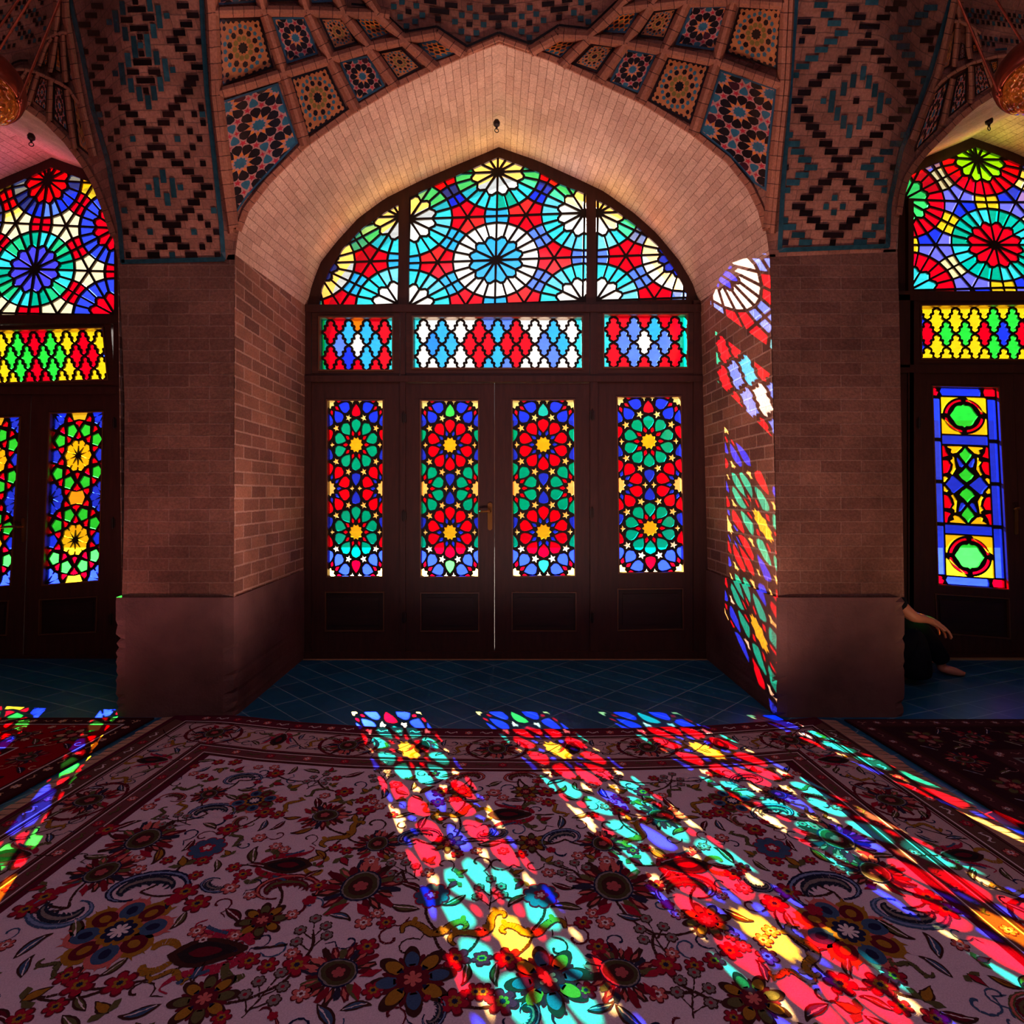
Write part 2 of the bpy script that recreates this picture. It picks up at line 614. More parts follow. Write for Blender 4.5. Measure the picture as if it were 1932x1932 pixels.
def tenfold(fmap, cols, region, penta=False):
    """rosettes at (i*TA, j) with i+j even. cols(kind,cx,cy)->colour"""
    out = []
    x0, y0, x1, y1 = region

    def add(pts, c):
        if c is not None:
            out.append(([fmap(*p) for p in pts], c))
    for i in range(-4, 5):
        for j in range(-4, 5):
            if (i + j) % 2:
                continue
            cx, cy = i * TA, j * 1.0
            if not (x0 - 1.1 < cx < x1 + 1.1 and y0 - 1.1 < cy < y1 + 1.1):
                continue

            def L(a, r, s):  # local: along direction a, radial r, sideways s
                a = math.radians(a)
                return (cx + r * math.cos(a) - s * math.sin(a), cy + r * math.sin(a) + s * math.cos(a))
            if not penta:
                add([L(18 * k, (.2, .152)[k % 2], 0) for k in range(20)], cols('core', cx, cy))
                for k in range(10):
                    a = 36 * k
                    add([L(a, .205, -.012), L(a, .205, .012), L(a, .262, .05), L(a, .30, .035), L(a, .36, 0.004), L(a, .36, -0.004), L(a, .30, -.035), L(a, .262, -.05)], cols('kite', cx, cy))
                    a += 18
                    add([L(a, .262, 0), L(a, .36, .088), L(a, .44, .130), L(a, .50, .132), L(a, .55, .105), L(a, .60, 0), L(a, .55, -.105), L(a, .50, -.132), L(a, .44, -.130), L(a, .36, -.088)], cols('petal', cx, cy))
                    a = 36 * k
                    if k in (0, 5):
                        s = 1 if k == 0 else -1
                        if k == 0:   # dart between two fill petals
                            x, y = cx + TA, cy
                            for sg in (1, -1):
                                add([(x + sg * .025, y), (x + sg * .075, y + .032), (x + sg * .085, y + .10), (x + sg * .12, y + .03), (x + sg * .19, y), (x + sg * .12, y - .03), (x + sg * .085, y - .10), (x + sg * .075, y - .032)], cols('gem', cx, cy))
                    elif a in (36, 72, 108, 144):
                        x, y = cx + .648 * math.cos(math.radians(a)), cy + .648 * math.sin(math.radians(a))
                        pts = []
                        for q in range(10):
                            rr = (.112, .05)[q % 2]
                            t = math.radians(a + 180 + 36 * q)
                            pts.append((x + rr * math.cos(t), y + rr * math.sin(t)))
                        add(pts, cols('gem', cx, cy))
                for sg in (1, -1):     # fill petals between vertically stacked rosettes
                    B = (cx + TA, cy)
                    pts = [(0, .045), (.088, .15), (.125, .24), (.122, .30), (.10, .335), (0, .362), (-.10, .335), (-.122, .30), (-.125, .24), (-.088, .15)]
                    add([(B[0] + p, B[1] + sg * q) for p, q in pts], cols('fill', B[0], B[1] + sg * .2))
            else:
                for k in range(10):
                    a = 36 * k
                    add([L(a, .05, 0), L(a, .24, .088), L(a, .33, .100), L(a, .385, .0), L(a, .33, -.100), L(a, .24, -.088)], cols('daisy', cx, cy))
                    if k in (0, 5) and i % 2:
                        pass
                    elif k in (0, 5):
                        add([L(a, .455, .0), L(a, .56, -.16), L(a, .75, -.11), L(a, .75, .11), L(a, .56, .16)], cols('side', cx, cy))
                    elif k in (1, 2, 3, 4):
                        add([L(a, .455, .0), L(a, .57, -.155), L(a, .755, -.095), L(a, .755, .095), L(a, .57, .155)], cols('penta', cx, cy))
                    a = 36 * k + 18
                    add([L(a, .395, .0), L(a, .43, .085), L(a, .585, .012), L(a, .585, -.012), L(a, .43, -.085)], cols('wedge', cx, cy))
                    if k not in (1, 3, 6, 8):
                        add([L(a, .645, .012), L(a, .80, .082), L(a, .835, .0), L(a, .80, -.082), L(a, .645, -.012)], cols('wedge', cx, cy))
                hx = (cx + TA, cy)
                if i % 2:
                    add([(hx[0] + p, hx[1] + q) for p, q in ((-.24, 0), (-.17, .17), (0, .145), (.17, .17), (.24, 0), (.17, -.17), (0, -.145), (-.17, -.17))], cols('hex', *hx))
    return out


def quatrefoils(x0, y0, dx, hy, grid, shift=1, fmap=None):
    """ogee quatrefoil lattice; rows whose parity equals shift start half a step in"""
    prof = [(0, 1), (.14, .92), (.32, .85), (.41, .75), (.40, .63), (.35, .55), (.38, .51), (.5, .5), (.62, .49), (.65, .45), (.60, .37), (.59, .25), (.68, .15), (.86, .08), (1, 0)]
    q = []
    for sx, sy, rev in ((1, 1, False), (1, -1, True), (-1, -1, False), (-1, 1, True)):
        pr = prof if not rev else prof[::-1]
        for p in pr[:-1]:
            q.append((p[0] * sx, p[1] * sy))
    out = []
    for r, cs in enumerate(grid):
        for i, c in enumerate(cs):
            if c is None:
                continue
            cx = x0 + dx * (i + (0.5 if r % 2 == shift else 0))
            cy = y0 + hy * r
            pts = [(cx + p[0] * dx / 2, cy - p[1] * hy) for p in q]
            out.append(([fmap(*p) for p in pts] if fmap else pts, c))
    return out
# ================================================================== THE TIMBER SCREENS
trimn = [0]


def trim(o, label, cat='trim'):
    return tag(o, label, cat, None, 'structure')


def fan_frame(out, ob, cols_list, label, name, mull, extra_rail=None):
    """arched fanlight: out = outer outline, ob = list of glass outlines with their panes"""
    root = empty(name)
    tag(root, label, 'window', None, 'structure')
    plate('arched_frame', out, [o for o, p in ob], 4.303, 4.324, M['wood'], root)
    for o, p in ob:
        glazing(name, o, p, root)
    return root


# ---- outlines measured on the centre fanlight (door-plane pixels)
OUT_L = [(941, 279), (916, 290), (858, 314), (792, 343), (726, 376), (676, 413), (634, 459), (605, 497), (589, 540), (580, 579)]
OUT_R = [(941, 279), (1015, 305), (1090, 339), (1140, 363), (1198, 405), (1239, 442), (1280, 492), (1305, 533), (1318, 571)]
IN_L = [(603.5, 577.5), (607.6, 546), (622, 512.6), (647, 471), (684, 432), (725.6, 403), (752.5, 387.5)]
IN_CL = [(772.4, 374), (825, 349), (858, 334.5), (891, 320), (940, 298)]
IN_CR = [(990.6, 317), (1019.6, 328), (1057, 349), (1090, 361.5), (1105.7, 368.5)]
IN_R = [(1124, 378), (1152, 392.5), (1197.7, 425.6), (1239, 463), (1268, 504), (1284.6, 533), (1293.7, 554), (1294, 565.6)]
out_c = OUT_L[::-1] + OUT_R[1:] + [(1318, 580), (580, 590)]
sec_l = IN_L + [(752, 576)]
sec_c = [(772, 576)] + IN_CL + IN_CR + [(1105, 571)]
sec_r = [(1124, 570)] + IN_R


def fan_map(bx, by, sx=190.5, sy=166.0):
    return lambda u, v: (bx + u * sx + v * 3.5, by - v * sy - u * 7)


def cols_center(kind, x, y, k):
    mid = abs(x) < .1 and abs(y) < .1
    if kind == 'inner':
        return SKY if mid else WHITE
    if kind == 'ring':
        return WHITE if mid else ((CYAN, rgb(100, 210, 245))[(k * 7 + int(y * 2)) % 3 == 0] if y < .9 else (CYAN, TEAL)[k % 4 == 1])
    if kind == 'bow':
        if y > .55:
            return BLUE if abs(x) > .2 else SKY
        return PERI if x > .3 else (SKY, rgb(64, 160, 255))[int(abs(x * 10)) % 2]
    if kind == 'star':
        return RED if k != 1 else rgb(246, 40, 40)


def cols_side(far):
    def f(kind, x, y, k):
        ff = (x < -.5) if far < 0 else (x > .5)
        if kind == 'inner':
            return BLUE if ff else WHITE
        if kind == 'ring':
            return WHITE if ff else (CYAN, rgb(120, 220, 245))[k % 3 == 0]
        if kind == 'bow':
            return (BLUE if y > .8 else SKY) if far < 0 else (BLUE if y > .8 else PERI)
        return RED
    return f


fan1 = fan_frame(out_c, [
    (sec_l, twelvefold(fan_map(752, 574.5), cols_side(-1), (-1.1, -.2, .1, 1.4))),
    (sec_c, twelvefold(fan_map(935.5, 491), cols_center, (-1.1, -.8, 1.1, 1.4))),
    (sec_r, twelvefold(fan_map(1124, 568), cols_side(1), (-.1, -.2, 1.1, 1.4)))], None,
    'pointed arch fanlight of rosette stained glass with blue and white centre above the middle doors', 'window_1', None)


W_, R_, S_, P_, T_, K_ = WHITE, RED, SKY, PERI, CYAN, rgb(40, 140, 255)
g2 = [[CYAN, W_, W_, W_, PERI, PERI, W_, W_, W_, CYAN],
      [W_, S_, W_, R_, S_, R_, W_, S_, W_],
      [CYAN, K_, S_, R_, R_, R_, R_, PERI, S_, CYAN],
      [W_, S_, W_, R_, S_, R_, W_, PERI, W_],
      [CYAN, W_, W_, W_, S_, PERI, W_, W_, W_, CYAN]]
g1 = [[TEAL, R_, ORANGE, R_, CYAN], [R_, S_, S_, R_], [TEAL, PERI, W_, S_, CYAN], [R_, BLUE, S_, R_], [TEAL, R_, R_, R_, CYAN]]
g3 = [[CYAN, R_, R_, R_, TEAL], [R_, PERI, S_, R_], [CYAN, PERI, W_, PERI, TEAL], [R_, PERI, PERI, R_], [CYAN, R_, R_, R_, TEAL]]


def transom(name, outer, gl, panes, label):
    root = empty(name)
    tag(root, label, 'window', None, 'structure')
    plate('sash', outer, [gl], 4.275, 4.34, M['wood_h'], root)
    bead_ring(gl, root)
    glazing(name, gl, panes, root, 2.0)
    return root


def bead_ring(q, parent, w=2.4, y=4.262, name='bead'):
    q = ccw(q)
    qi = inset(q, -w) or q
    o = plate(name, qi, [inset(q, 0.3)], y, 4.30, M['bead'], parent)
    return o


transom('window_2', R4(592, 593, 756, 711), R4(607, 603, 742.5, 700), quatrefoils(607, 603, 33.9, 24.25, g1), 'small red and blue quatrefoil transom window above the far left door leaf of the middle bay')
transom('window_3', R4(768, 593, 1111, 711), R4(781.5, 602, 1096.5, 696.5), quatrefoils(781.5, 602.5, 35, 23.5, g2), 'wide white red and sky blue quatrefoil transom window above the two middle doors')
transom('window_4', R4(1126, 587, 1305, 712), R4(1138, 597, 1292.5, 695), quatrefoils(1138, 597, 38.6, 24.5, g3), 'small red quatrefoil transom window with a white centre above the right door leaf of the middle bay')

# ---- fixed casing of the middle bay
mb = MB()


def pxbox(mb, x0, y0, x1, y1, ya, yb):
    mb.prism([(W(x, y).x, W(x, y).z) for x, y in R4(x0, y0, x1, y1)], ya, yb)


for r in ((577, 578, 591, 1241), (1305, 570, 1332, 1243), (757, 590, 767, 1241), (1112, 586, 1126, 1241)):
    pxbox(mb, *r, 4.268, 4.36)
for r in ((577, 579, 1332, 592.5), (577, 711.5, 1332, 722.5), (577, 1226, 1332, 1242)):
    pxbox(mb, *r, 4.258, 4.362)
pxbox(mb, 752.5, 368, 772, 580, 4.298, 4.322)
pxbox(mb, 1105.5, 362, 1124, 576, 4.298, 4.322)
trim(mb.build('trim_1', M['wood'], bevel=0.004), 'dark wooden posts rails and mullions of the middle bay door screen', 'door frame')


def tf_cols(main, mk, cor, ck, mid, mk2, fillm, filltop, sidec, sidem):
    def f(kind, x, y):
        jm = abs(x) < .1                       # rosettes on the panel's centre line
        jc = not jm and abs(abs(y) - 2) < .3   # corners
        if kind == 'core':
            return rgb(238, 190, 30) if jm else STAR
        if kind == 'kite':
            return mk if jm else (ck if jc else mk2)
        if kind == 'petal':
            return main if jm else (cor if jc else mid)
        if kind == 'gem':
            return STAR if y > -1.2 else rgb(255, 236, 200)
        if kind == 'fill':
            if abs(x) < .1:
                return fillm if abs(y) < 1 else filltop
            return sidec if abs(y) > 1 else sidem
    return f


def leaf(name, q, gq, lq, panes, label, hinge=(), handle=None, cw=0.75, bead=True):
    root = empty(name)
    tag(root, label, 'door', None, 'structure')
    plate('stile_and_rail_frame', q, [gq, lq], 4.288, 4.338, M['wood'], root)
    # recessed lower panel with its moulding
    mb = MB()
    mb.prism([(W(*p).x, W(*p).z) for p in inset(lq, -2)], 4.306, 4.324)
    li = inset(lq, 9)
    mb.prism([(W(*p).x, W(*p).z) for p in li], 4.299, 4.308)
    mb.build('lower_panel', M['wood_panel'], root)
    bead_ring(lq, root, 1.8, 4.280, 'panel_moulding')
    bead_ring(gq, root, 2.2, 4.280, 'glass_bead')
    glazing(name, gq, panes, root, cw)
    for hx, hy in hinge:
        h = MB()
        c = W(hx, hy)
        h.tube([(c.x, 4.262, c.z - .032), (c.x, 4.262, c.z + .032)], .0065, 10)
        h.tube([(c.x, 4.262, c.z - .042), (c.x, 4.262, c.z - .032)], [.003, .0065], 10)
        h.tube([(c.x, 4.262, c.z + .032), (c.x, 4.262, c.z + .042)], [.0065, .003], 10)
        h.box(c.x - .016, c.x + .016, 4.266, 4.29, c.z - .03, c.z + .03)
        h.build('hinge', M['iron'], root)
    if handle:
        (px0, py0, px1, py1), (lx0, lx1, ly) = handle
        a, b = W(px0, py0), W(px1, py1)
        h = MB()
        n = 8
        pts = []
        cx, hw = (a.x + b.x) / 2, (b.x - a.x) / 2
        for k in range(n + 1):
            t = PI * k / n
            pts.append((cx + hw * math.cos(t), a.z - hw + hw * math.sin(t)))
        for k in range(n + 1):
            t = PI + PI * k / n
            pts.append((cx + hw * math.cos(t), b.z + hw + hw * math.sin(t)))
        h.prism(pts, 4.279, 4.287)
        hp = h.build('handle_plate', M['brass'], root)
        l0, l1 = W(lx0, ly), W(lx1, ly)
        h = MB()
        h.tube([(l1.x, 4.282, l1.z), (l1.x, 4.255, l1.z), (l1.x - .004 * (1 if lx0 < lx1 else -1), 4.245, l1.z), (lerp(l1.x, l0.x, .3), 4.238, l1.z + .003), (lerp(l1.x, l0.x, .75), 4.238, l1.z), (l0.x, 4.243, l1.z - .006)], [.009, .009, .009, .0085, .0075, .006], 10)
        h.build('lever', M['brass'], root, smooth=True)
        h = MB()
        kz = b.z + .045
        h.lathe([(.0001, 0), (.005, 0), (.005, .004), (.0001, .004)], (cx, 4.279, kz), 12, axis=(0, -1, 0))
        h.build('keyhole', M['iron'], root)
    return root


def tf_panel(gq, cf, penta=False):
    qm = quad_map(gq)
    fm = lambda x, y: qm(x / (2 * TA) + .5, .5 - (y - 1) / 4)
    return tenfold(fm, lambda k, x, y: cf(k, x, y - 1), (-TA, -1, TA, 3), penta)


TL_ = rgb(0, 176, 150)
c14 = tf_cols(TL_, RED, BLUE, RED, RED, BLUE, BLUE, RED, RED, BLUE)
c2 = tf_cols(RED, BLUE, BLUE, RED, TL_, RED, BLUE, rgb(60, 220, 80), TL_, BLUE)
c3 = tf_cols(RED, BLUE, BLUE, RED, TL_, RED, BLUE, rgb(20, 190, 170), TL_, BLUE)
q1 = [(620, 757), (724, 757), (723, 1086), (620.5, 1086)]
q2 = [(795.5, 757.5), (902.5, 757.5), (902.5, 1086.5), (795.5, 1086.5)]
q3 = [(967, 757), (1082, 756), (1083.5, 1085), (968, 1086)]
q4 = [(1163.5, 751), (1281.5, 750), (1287.5, 1078), (1167.5, 1079.5)]
leaf('door_1', R4(591, 723, 757, 1226), q1, R4(617.5, 1117, 725, 1188), tf_panel(q1, c14), 'leftmost dark wooden door leaf of the middle bay, teal rosettes with a red top petal')
leaf('door_2', R4(767, 724, 932.9, 1226), q2, R4(796, 1118, 903, 1188.5), tf_panel(q2, c2), 'door leaf with lever handle left of the bright gap, red rosettes and green end petals', ((764, 973), (764, 1162), (764, 790)), ((920.5, 948, 929, 1000), (903, 925, 965)))
leaf('door_3', R4(933.4, 724, 1112, 1226), q3, R4(967, 1117, 1085, 1188), tf_panel(q3, c3), 'door leaf right of the bright gap, red rosettes with teal petals top and bottom', ((1115.5, 967), (1115.5, 1162), (1115.5, 785)))
leaf('door_4', R4(1126, 723, 1305, 1226), q4, [(1165, 1111), (1285, 1110), (1286, 1185), (1165, 1187)], tf_panel(q4, c14), 'rightmost dark wooden door leaf of the middle bay beside the sunlit jamb, teal rosettes')

# ================================================================== LEFT BAY
DL = (-841, 20)
shift = lambda p, d: [(x + d[0], y + d[1]) for x, y in p]


def fmapL(u, v):
    s = u / .866
    return (66 + u * 176.7 + v * (24 - 22 * s), 508 - v * (168 - 4 * s) + 5 * s)


def colsL(kind, x, y, k):
    m = abs(x) < .1 and abs(y) < .1
    top = abs(x) < .1
    if kind == 'inner':
        return rgb(70, 66, 235) if m else RED
    if kind == 'ring':
        return (TEAL, CYAN, rgb(30, 200, 130))[(k * 5) % 3] if m else ((BLUE, PERI)[k % 3 == 0] if top else rgb(48, 70, 245))
    if kind == 'bow':
        return RED
    return CREAM if y < .9 else rgb(250, 200, 40)


secL = [(-72, 603)] + [(x, y) for x, y in shift(IN_CL, (-842, 19))] + [(x, y) for x, y in shift(IN_CR, (-842, 19))] + [(217, 400), (218, 597)]
secL = [p for p in secL if p[0] > -73]
outL = shift(out_c, DL)
outL = [(x, y if y < 590 else 612) for x, y in outL]
fan_frame(outL, [(secL, twelvefold(fmapL, colsL, (-1.1, -.8, 1.1, 1.4)))], None, 'fanlight of the left bay with a violet rosette ringed in teal under a red one', 'window_5', None)
Y_, N_, B_ = rgb(252, 204, 20), rgb(40, 220, 60), BLUE
gL = [[B_, Y_, Y_, Y_, R_, R_, Y_, Y_, Y_, B_],
      [Y_, R_, Y_, N_, R_, N_, Y_, R_, Y_],
      [B_, R_, R_, N_, N_, N_, N_, R_, R_, B_],
      [Y_, R_, Y_, N_, R_, N_, Y_, R_, Y_],
      [B_, Y_, Y_, Y_, R_, R_, Y_, Y_, Y_, B_]]
qtl = [(-76, 629), (202, 622.5), (211, 717.5), (-66, 727)]
qmt = quad_map(qtl)
transom('window_6', [(-90, 618), (216, 614), (224, 732), (-84, 738)], qtl, quatrefoils(0, 0, 1 / 9, .25, gL, 1, qmt), 'yellow red and green quatrefoil transom window above the left bay doors')
mb = MB()
for r in ((222, 600, 242, 1243), (-268, 600, -250, 1243), (-107, 600, -90, 1243)):
    pxbox(mb, *r, 4.268, 4.36)
for r in ((-268, 598, 475, 614), (-268, 732, 475, 745.5), (-268, 1234, 475, 1243), (460, 600, 480, 1243), (244, 600, 460, 733), (-268, 600, -90, 733), (-252, 733, -106, 1243)):
    pxbox(mb, *r, 4.262, 4.362)
pxbox(mb, 218, 380, 238, 604, 4.298, 4.322)
trim(mb.build('trim_2', M['wood'], bevel=0.004), 'dark wooden posts and rails of the left bay door screen', 'door frame')


def pc(kind, x, y):
    return {'daisy': rgb(244, 190, 20) if abs(x) < .1 else BLUE, 'wedge': RED, 'penta': N_, 'side': BLUE, 'hex': rgb(228, 172, 30)}.get(kind)


ql1 = [(102, 781.5), (199.5, 778.5), (191.5, 1093.5), (87.5, 1102)]
leaf('door_5', [(65.5, 746), (222, 745), (222, 1234), (50, 1234)], ql1, [(82, 1131), (188, 1125), (186, 1190), (81, 1195)], tf_panel(ql1, pc, True), 'left bay right hand door leaf, gold daisies and green pentagons in its glass', ((224.5, 800), (222, 986), (218, 1165)), None, 0.5)
ql2 = [(-58, 792), (44, 788), (25.5, 1103), (-80, 1110)]
leaf('door_6', [(-90, 746), (64, 746), (48.6, 1234), (-106, 1234)], ql2, [(-72, 1137), (22, 1133), (18, 1196), (-78, 1199)], tf_panel(ql2, pc, True), 'left bay left hand door leaf with brass lever handle, cut by the picture edge', (), ((48.0, 977, 54, 1022), (18, 49, 993)), 0.5)
ql3 = [(268, 776), (366, 774), (366, 1088), (264, 1092)]
leaf('door_7', [(242, 746), (460, 746), (460, 1234), (240, 1234)], ql3, [(264, 1124), (366, 1122), (366, 1186), (264, 1188)], tf_panel(ql3, pc, True), 'left bay side light behind the left pier', (), None, 0.5)

# ================================================================== RIGHT BAY
DR = (890, -18)


def fmapR(u, v):
    s = max(0, -u / .866)
    return (1876 + u * 192.8 + v * (-33 + 24 * s), 462.5 - v * (161 + 11 * s))


def colsR(kind, x, y, k):
    m = abs(x) < .1 and abs(y) < .1
    if kind == 'inner':
        return RED if m else (LIME if abs(x) < .1 else (rgb(60, 235, 110) if y > 0 else CYAN))
    if kind == 'ring':
        return (CYAN, TEAL, rgb(0, 190, 170))[(k * 5) % 3] if m else RED
    if kind == 'bow':
        return (rgb(250, 200, 30), rgb(255, 232, 170))[int(abs(x * 7 + y * 9)) % 2]
    return (rgb(110, 110, 250), BLUE)[k % 2]


secR = [(1714, 552.5), (1710, 440), (1706, 350), (1716, 333), (1735, 319)] + shift(IN_CL[1:], (899, -22)) + shift(IN_CR, (899, -22)) + [(2040, 365), (2040, 552)]
secR = [(1714, 553), (1711, 450), (1703, 372), (1712, 335), (1736, 322), (1775, 306), (1838, 279), (1885, 296), (1945, 322), (2040, 365), (2040, 553)]
outR = shift(out_c, DR)
outR = [(x, y if y < 560 else 566) for x, y in outR]
fan_frame(outR, [(secR, twelvefold(fmapR, colsR, (-1.1, -.8, 1.1, 1.4)))], None, 'fanlight of the right bay with a red rosette ringed in turquoise under a lime green one', 'window_7', None)
gR = [[Y_] * 10, [B_, Y_, Y_, Y_, N_, N_, Y_, Y_, Y_, B_], [R_, N_, N_, R_, B_, R_, N_, N_, R_], [B_, Y_, Y_, Y_, N_, N_, Y_, Y_, Y_, B_], [Y_] * 10]
qtr = [(1730, 581), (2052, 578), (2056, 682), (1731, 678.5)]
transom('window_8', [(1716, 571), (2066, 570), (2070, 692), (1718, 691)], qtr, quatrefoils(0, 0, 1 / 9, .25, gR, 0, quad_map(qtr)), 'mostly yellow quatrefoil transom window above the right bay doors')
mb = MB()
for r in ((1706, 380, 1716, 1243), (1708, 560, 1727, 1236), (2094, 560, 2108, 1236), (1440, 560, 1462, 1236), (2208, 560, 2230, 1236)):
    pxbox(mb, *r, 4.268, 4.36)
for r in ((1440, 553.5, 2230, 571), (1440, 691, 2230, 705.5), (1440, 1231, 2230, 1241), (1462, 560, 1708, 696), (2070, 560, 2230, 696), (2106, 696, 2210, 1236)):
    pxbox(mb, *r, 4.262, 4.362)
trim(mb.build('trim_3', M['wood'], bevel=0.004), 'dark wooden posts and rails of the right bay door screen', 'door frame')


def right_panel(gq):
    """framed rectangles: blue borders, two medallions and a cross of green and blue leaves"""
    qm = quad_map(gq)
    o = []
    A = lambda pts, c: o.append(([qm(*p) for p in pts], c))
    rc = lambda x0, y0, x1, y1, c: A([(x0, y0), (x1, y0), (x1, y1), (x0, y1)], c)
    bx, by = .145, .045
    for y0, y1, s in ((0, by, 1), (1 - by, 1, -1)):
        A([(0, y0), (.11, y0), (.10, (y0 + y1) / 2 - .01), (.13, (y0 + y1) / 2), (.10, y1), (0, y1)], RED)
        A([(1, y0), (.82, y0), (.80, (y0 + y1) / 2), (.82, y1), (1, y1)], RED)
        A([(.16, y0), (.77, y0), (.78, (y0 + y1) / 2), (.77, y1), (.17, y1), (.13, (y0 + y1) / 2)], BLUE)
    cuts = [by, .262, .475, .69, 1 - by]
    for a, b in zip(cuts, cuts[1:]):
        rc(0, a + .008, bx, b - .002, rgb(40, 66, 255))
        rc(1 - bx, a + .008, 1, b - .002, BLUE)
    rc(bx, .238, 1 - bx, .290, BLUE)
    rc(bx, .690, 1 - bx, .742, BLUE)
    for y0, y1 in ((by, .238), (.742, 1 - by)):
        cx, cy = .5, (y0 + y1) / 2
        hw, hh = (1 - 2 * bx) / 2, (y1 - y0) / 2
        rx, ry = hw * .86, hh * .90
        gx, gy = hw * .64, hh * .66
        el = lambda r1, r2, a: (cx + r1 * math.cos(math.radians(a)), cy + r2 * math.sin(math.radians(a)))
        wob = lambda a: 1 + .07 * abs(math.sin(math.radians(2 * a))) ** .5 * (1 if int(a / 15) % 2 else .5)
        A([(cx + gx * math.cos(math.radians(a)) * (1.0 if a % 90 == 0 else .90 + .05 * math.cos(math.radians(6 * a))), cy + gy * math.sin(math.radians(a)) * (1.0 if a % 90 == 0 else .90 + .05 * math.cos(math.radians(6 * a)))) for a in range(0, 360, 10)], N_)
        for k in range(4):
            a0, a1 = 90 * k + 5, 90 * k + 85
            A([el(rx, ry, a) for a in range(a0, a1 + 1, 8)] + [el(gx * 1.08, gy * 1.08, a) for a in range(a1, a0 - 1, -8)], RED)
            sx, sy = ((1, 1), (-1, 1), (-1, -1), (1, -1))[k]
            A([(cx + sx * hw, cy + sy * hh * .05), (cx + sx * hw, cy + sy * hh), (cx + sx * hw * .05, cy + sy * hh)] + [el(rx * 1.03, ry * 1.03, a) for a in (range(a1, a0 - 1, -8) if k in (0, 2) else range(a1, a0 - 1, -8))][::(1 if k in (0, 2) else 1)], Y_)
    # middle field
    y0, y1 = .290, .690
    cx, cy, hw, hh = .5, .49, (1 - 2 * bx) / 2, .2
    Q = lambda pts, c, sx=1, sy=1: A([(cx + sx * p[0] * hw, cy + sy * p[1] * hh) for p in pts], c)
    for sy in (1, -1):
        Q([(0, .98), (.14, .86), (.30, .78), (.24, .70), (0, .52), (-.24, .70), (-.30, .78), (-.14, .86)], N_, 1, sy)
        Q([(0, .47), (.16, .36), (.36, .26), (.22, .14), (0, .05), (-.22, .14), (-.36, .26), (-.16, .36)], N_, 1, sy)
        for sx in (1, -1):
            Q([(.05, .50), (.16, .42), (.30, .44), (.40, .60), (.42, .72), (.28, .68), (.14, .58)], BLUE, sx, sy)
            Q([(.06, .96), (.36, .79), (.55, .76), (.66, .80), (.62, .88), (.78, .92), (.80, .98), (.10, .99)], Y_, sx, sy)
            Q([(.40, .40), (.45, .62), (.46, .72), (.60, .73), (.58, .66), (.70, .60), (.58, .50), (.62, .38), (.72, .28), (.58, .22)], Y_, sx, sy)
            Q([(1.0, .66), (1.0, .99), (.86, .99), (.80, .84), (.66, .72)], RED, sx, sy)
            Q([(1.0, .24), (1.0, .62), (.72, .62), (.62, .50), (.68, .38), (.78, .28)], RED, sx, sy)
            Q([(1.0, .03), (1.0, .20), (.84, .22), (.74, .16), (.90, .04)], Y_, sx, sy)
    for sx in (1, -1):
        Q([(.05, 0), (.34, .14), (.54, .24), (.66, .22), (.72, .14), (.93, 0), (.72, -.14), (.66, -.22), (.54, -.24), (.34, -.14)], BLUE, sx)
    return o


qr1 = [(1754, 730.5), (1876.5, 733), (1896, 1110.5), (1765, 1101.5)]
leaf('door_8', [(1727, 706), (1905.2, 706), (1926.8, 1231), (1727, 1231)], qr1, [(1760, 1120), (1896, 1129), (1898, 1202), (1764, 1192)], right_panel(qr1), 'right bay left hand door leaf, blue framed medallions of green and red glass behind the seated person', ((1724.5, 800), (1724.5, 1165)), ((1907, 960, 1913.5, 1008), (1897, 1909, 959)), 1.5)
qr2 = [(1931.5, 733), (2052, 735), (2075, 1113), (1950, 1110)]
leaf('door_9', [(1905.8, 706), (2094, 706), (2094, 1231), (1927.3, 1231)], qr2, [(1950, 1129), (2075, 1132), (2078, 1204), (1954, 1200)], right_panel(qr2), 'right bay right hand door leaf at the right edge of the picture', (), None, 1.5)
qr3 = [(1525, 730), (1645, 730), (1645, 1101), (1525, 1101)]
leaf('door_10', [(1462, 706), (1708, 706), (1708, 1231), (1462, 1231)], qr3, [(1527, 1122), (1645, 1122), (1645, 1194), (1527, 1194)], right_panel(qr3), 'right bay side light behind the right pier', (), None, 1.5)

# threshold ledges
mb = MB()
for x0, x1, y in ((577, 1333, 1240), (-268, 423, 1242), (1335, 2260, 1238)):
    a, b = W(x0, y), W(x1, y)
    mb.box(a.x, b.x, 4.225, 4.37, -.02, a.z + .004)
trim(mb.build('trim_4', M['ledge'], bevel=0.004), 'low tan stone threshold ledge under the door screens', 'threshold')
# ================================================================== MASONRY
# front arch edges (pixels on the wall face Y=YF)
FR_L = [(942, 81), (893, 99), (820, 130), (742, 168), (655, 220), (574, 278), (504, 348), (464, 400), (449, 440), (443, 480)]
FR_R = [(942, 81), (1036, 113), (1128, 155), (1210, 194), (1305, 252), (1375, 307), (1415, 357), (1436, 400), (1446, 440), (1452, 480)]
LB_R = [(-285, 60), (-180, 100), (-80, 143), (33, 194), (87, 232), (125, 270), (157, 313), (178, 350), (198, 400), (214, 450), (222, 490)]
LB_L = [(-570 - x, y) for x, y in LB_R]
RB_L = [(2190, 60), (2080, 100), (1980, 140), (1877, 179), (1840, 203), (1810, 228), (1780, 258), (1750, 288), (1730, 312), (1712, 338), (1702, 370), (1696, 410), (1693, 470)]
RB_R = [(4380 - x, y) for x, y in RB_L]
FLOORF = CY + HC * F / YF      # pixel row of the floor at the wall face
FLOORD = CY + HC * F / YD
PL = 0.63                      # plinth height


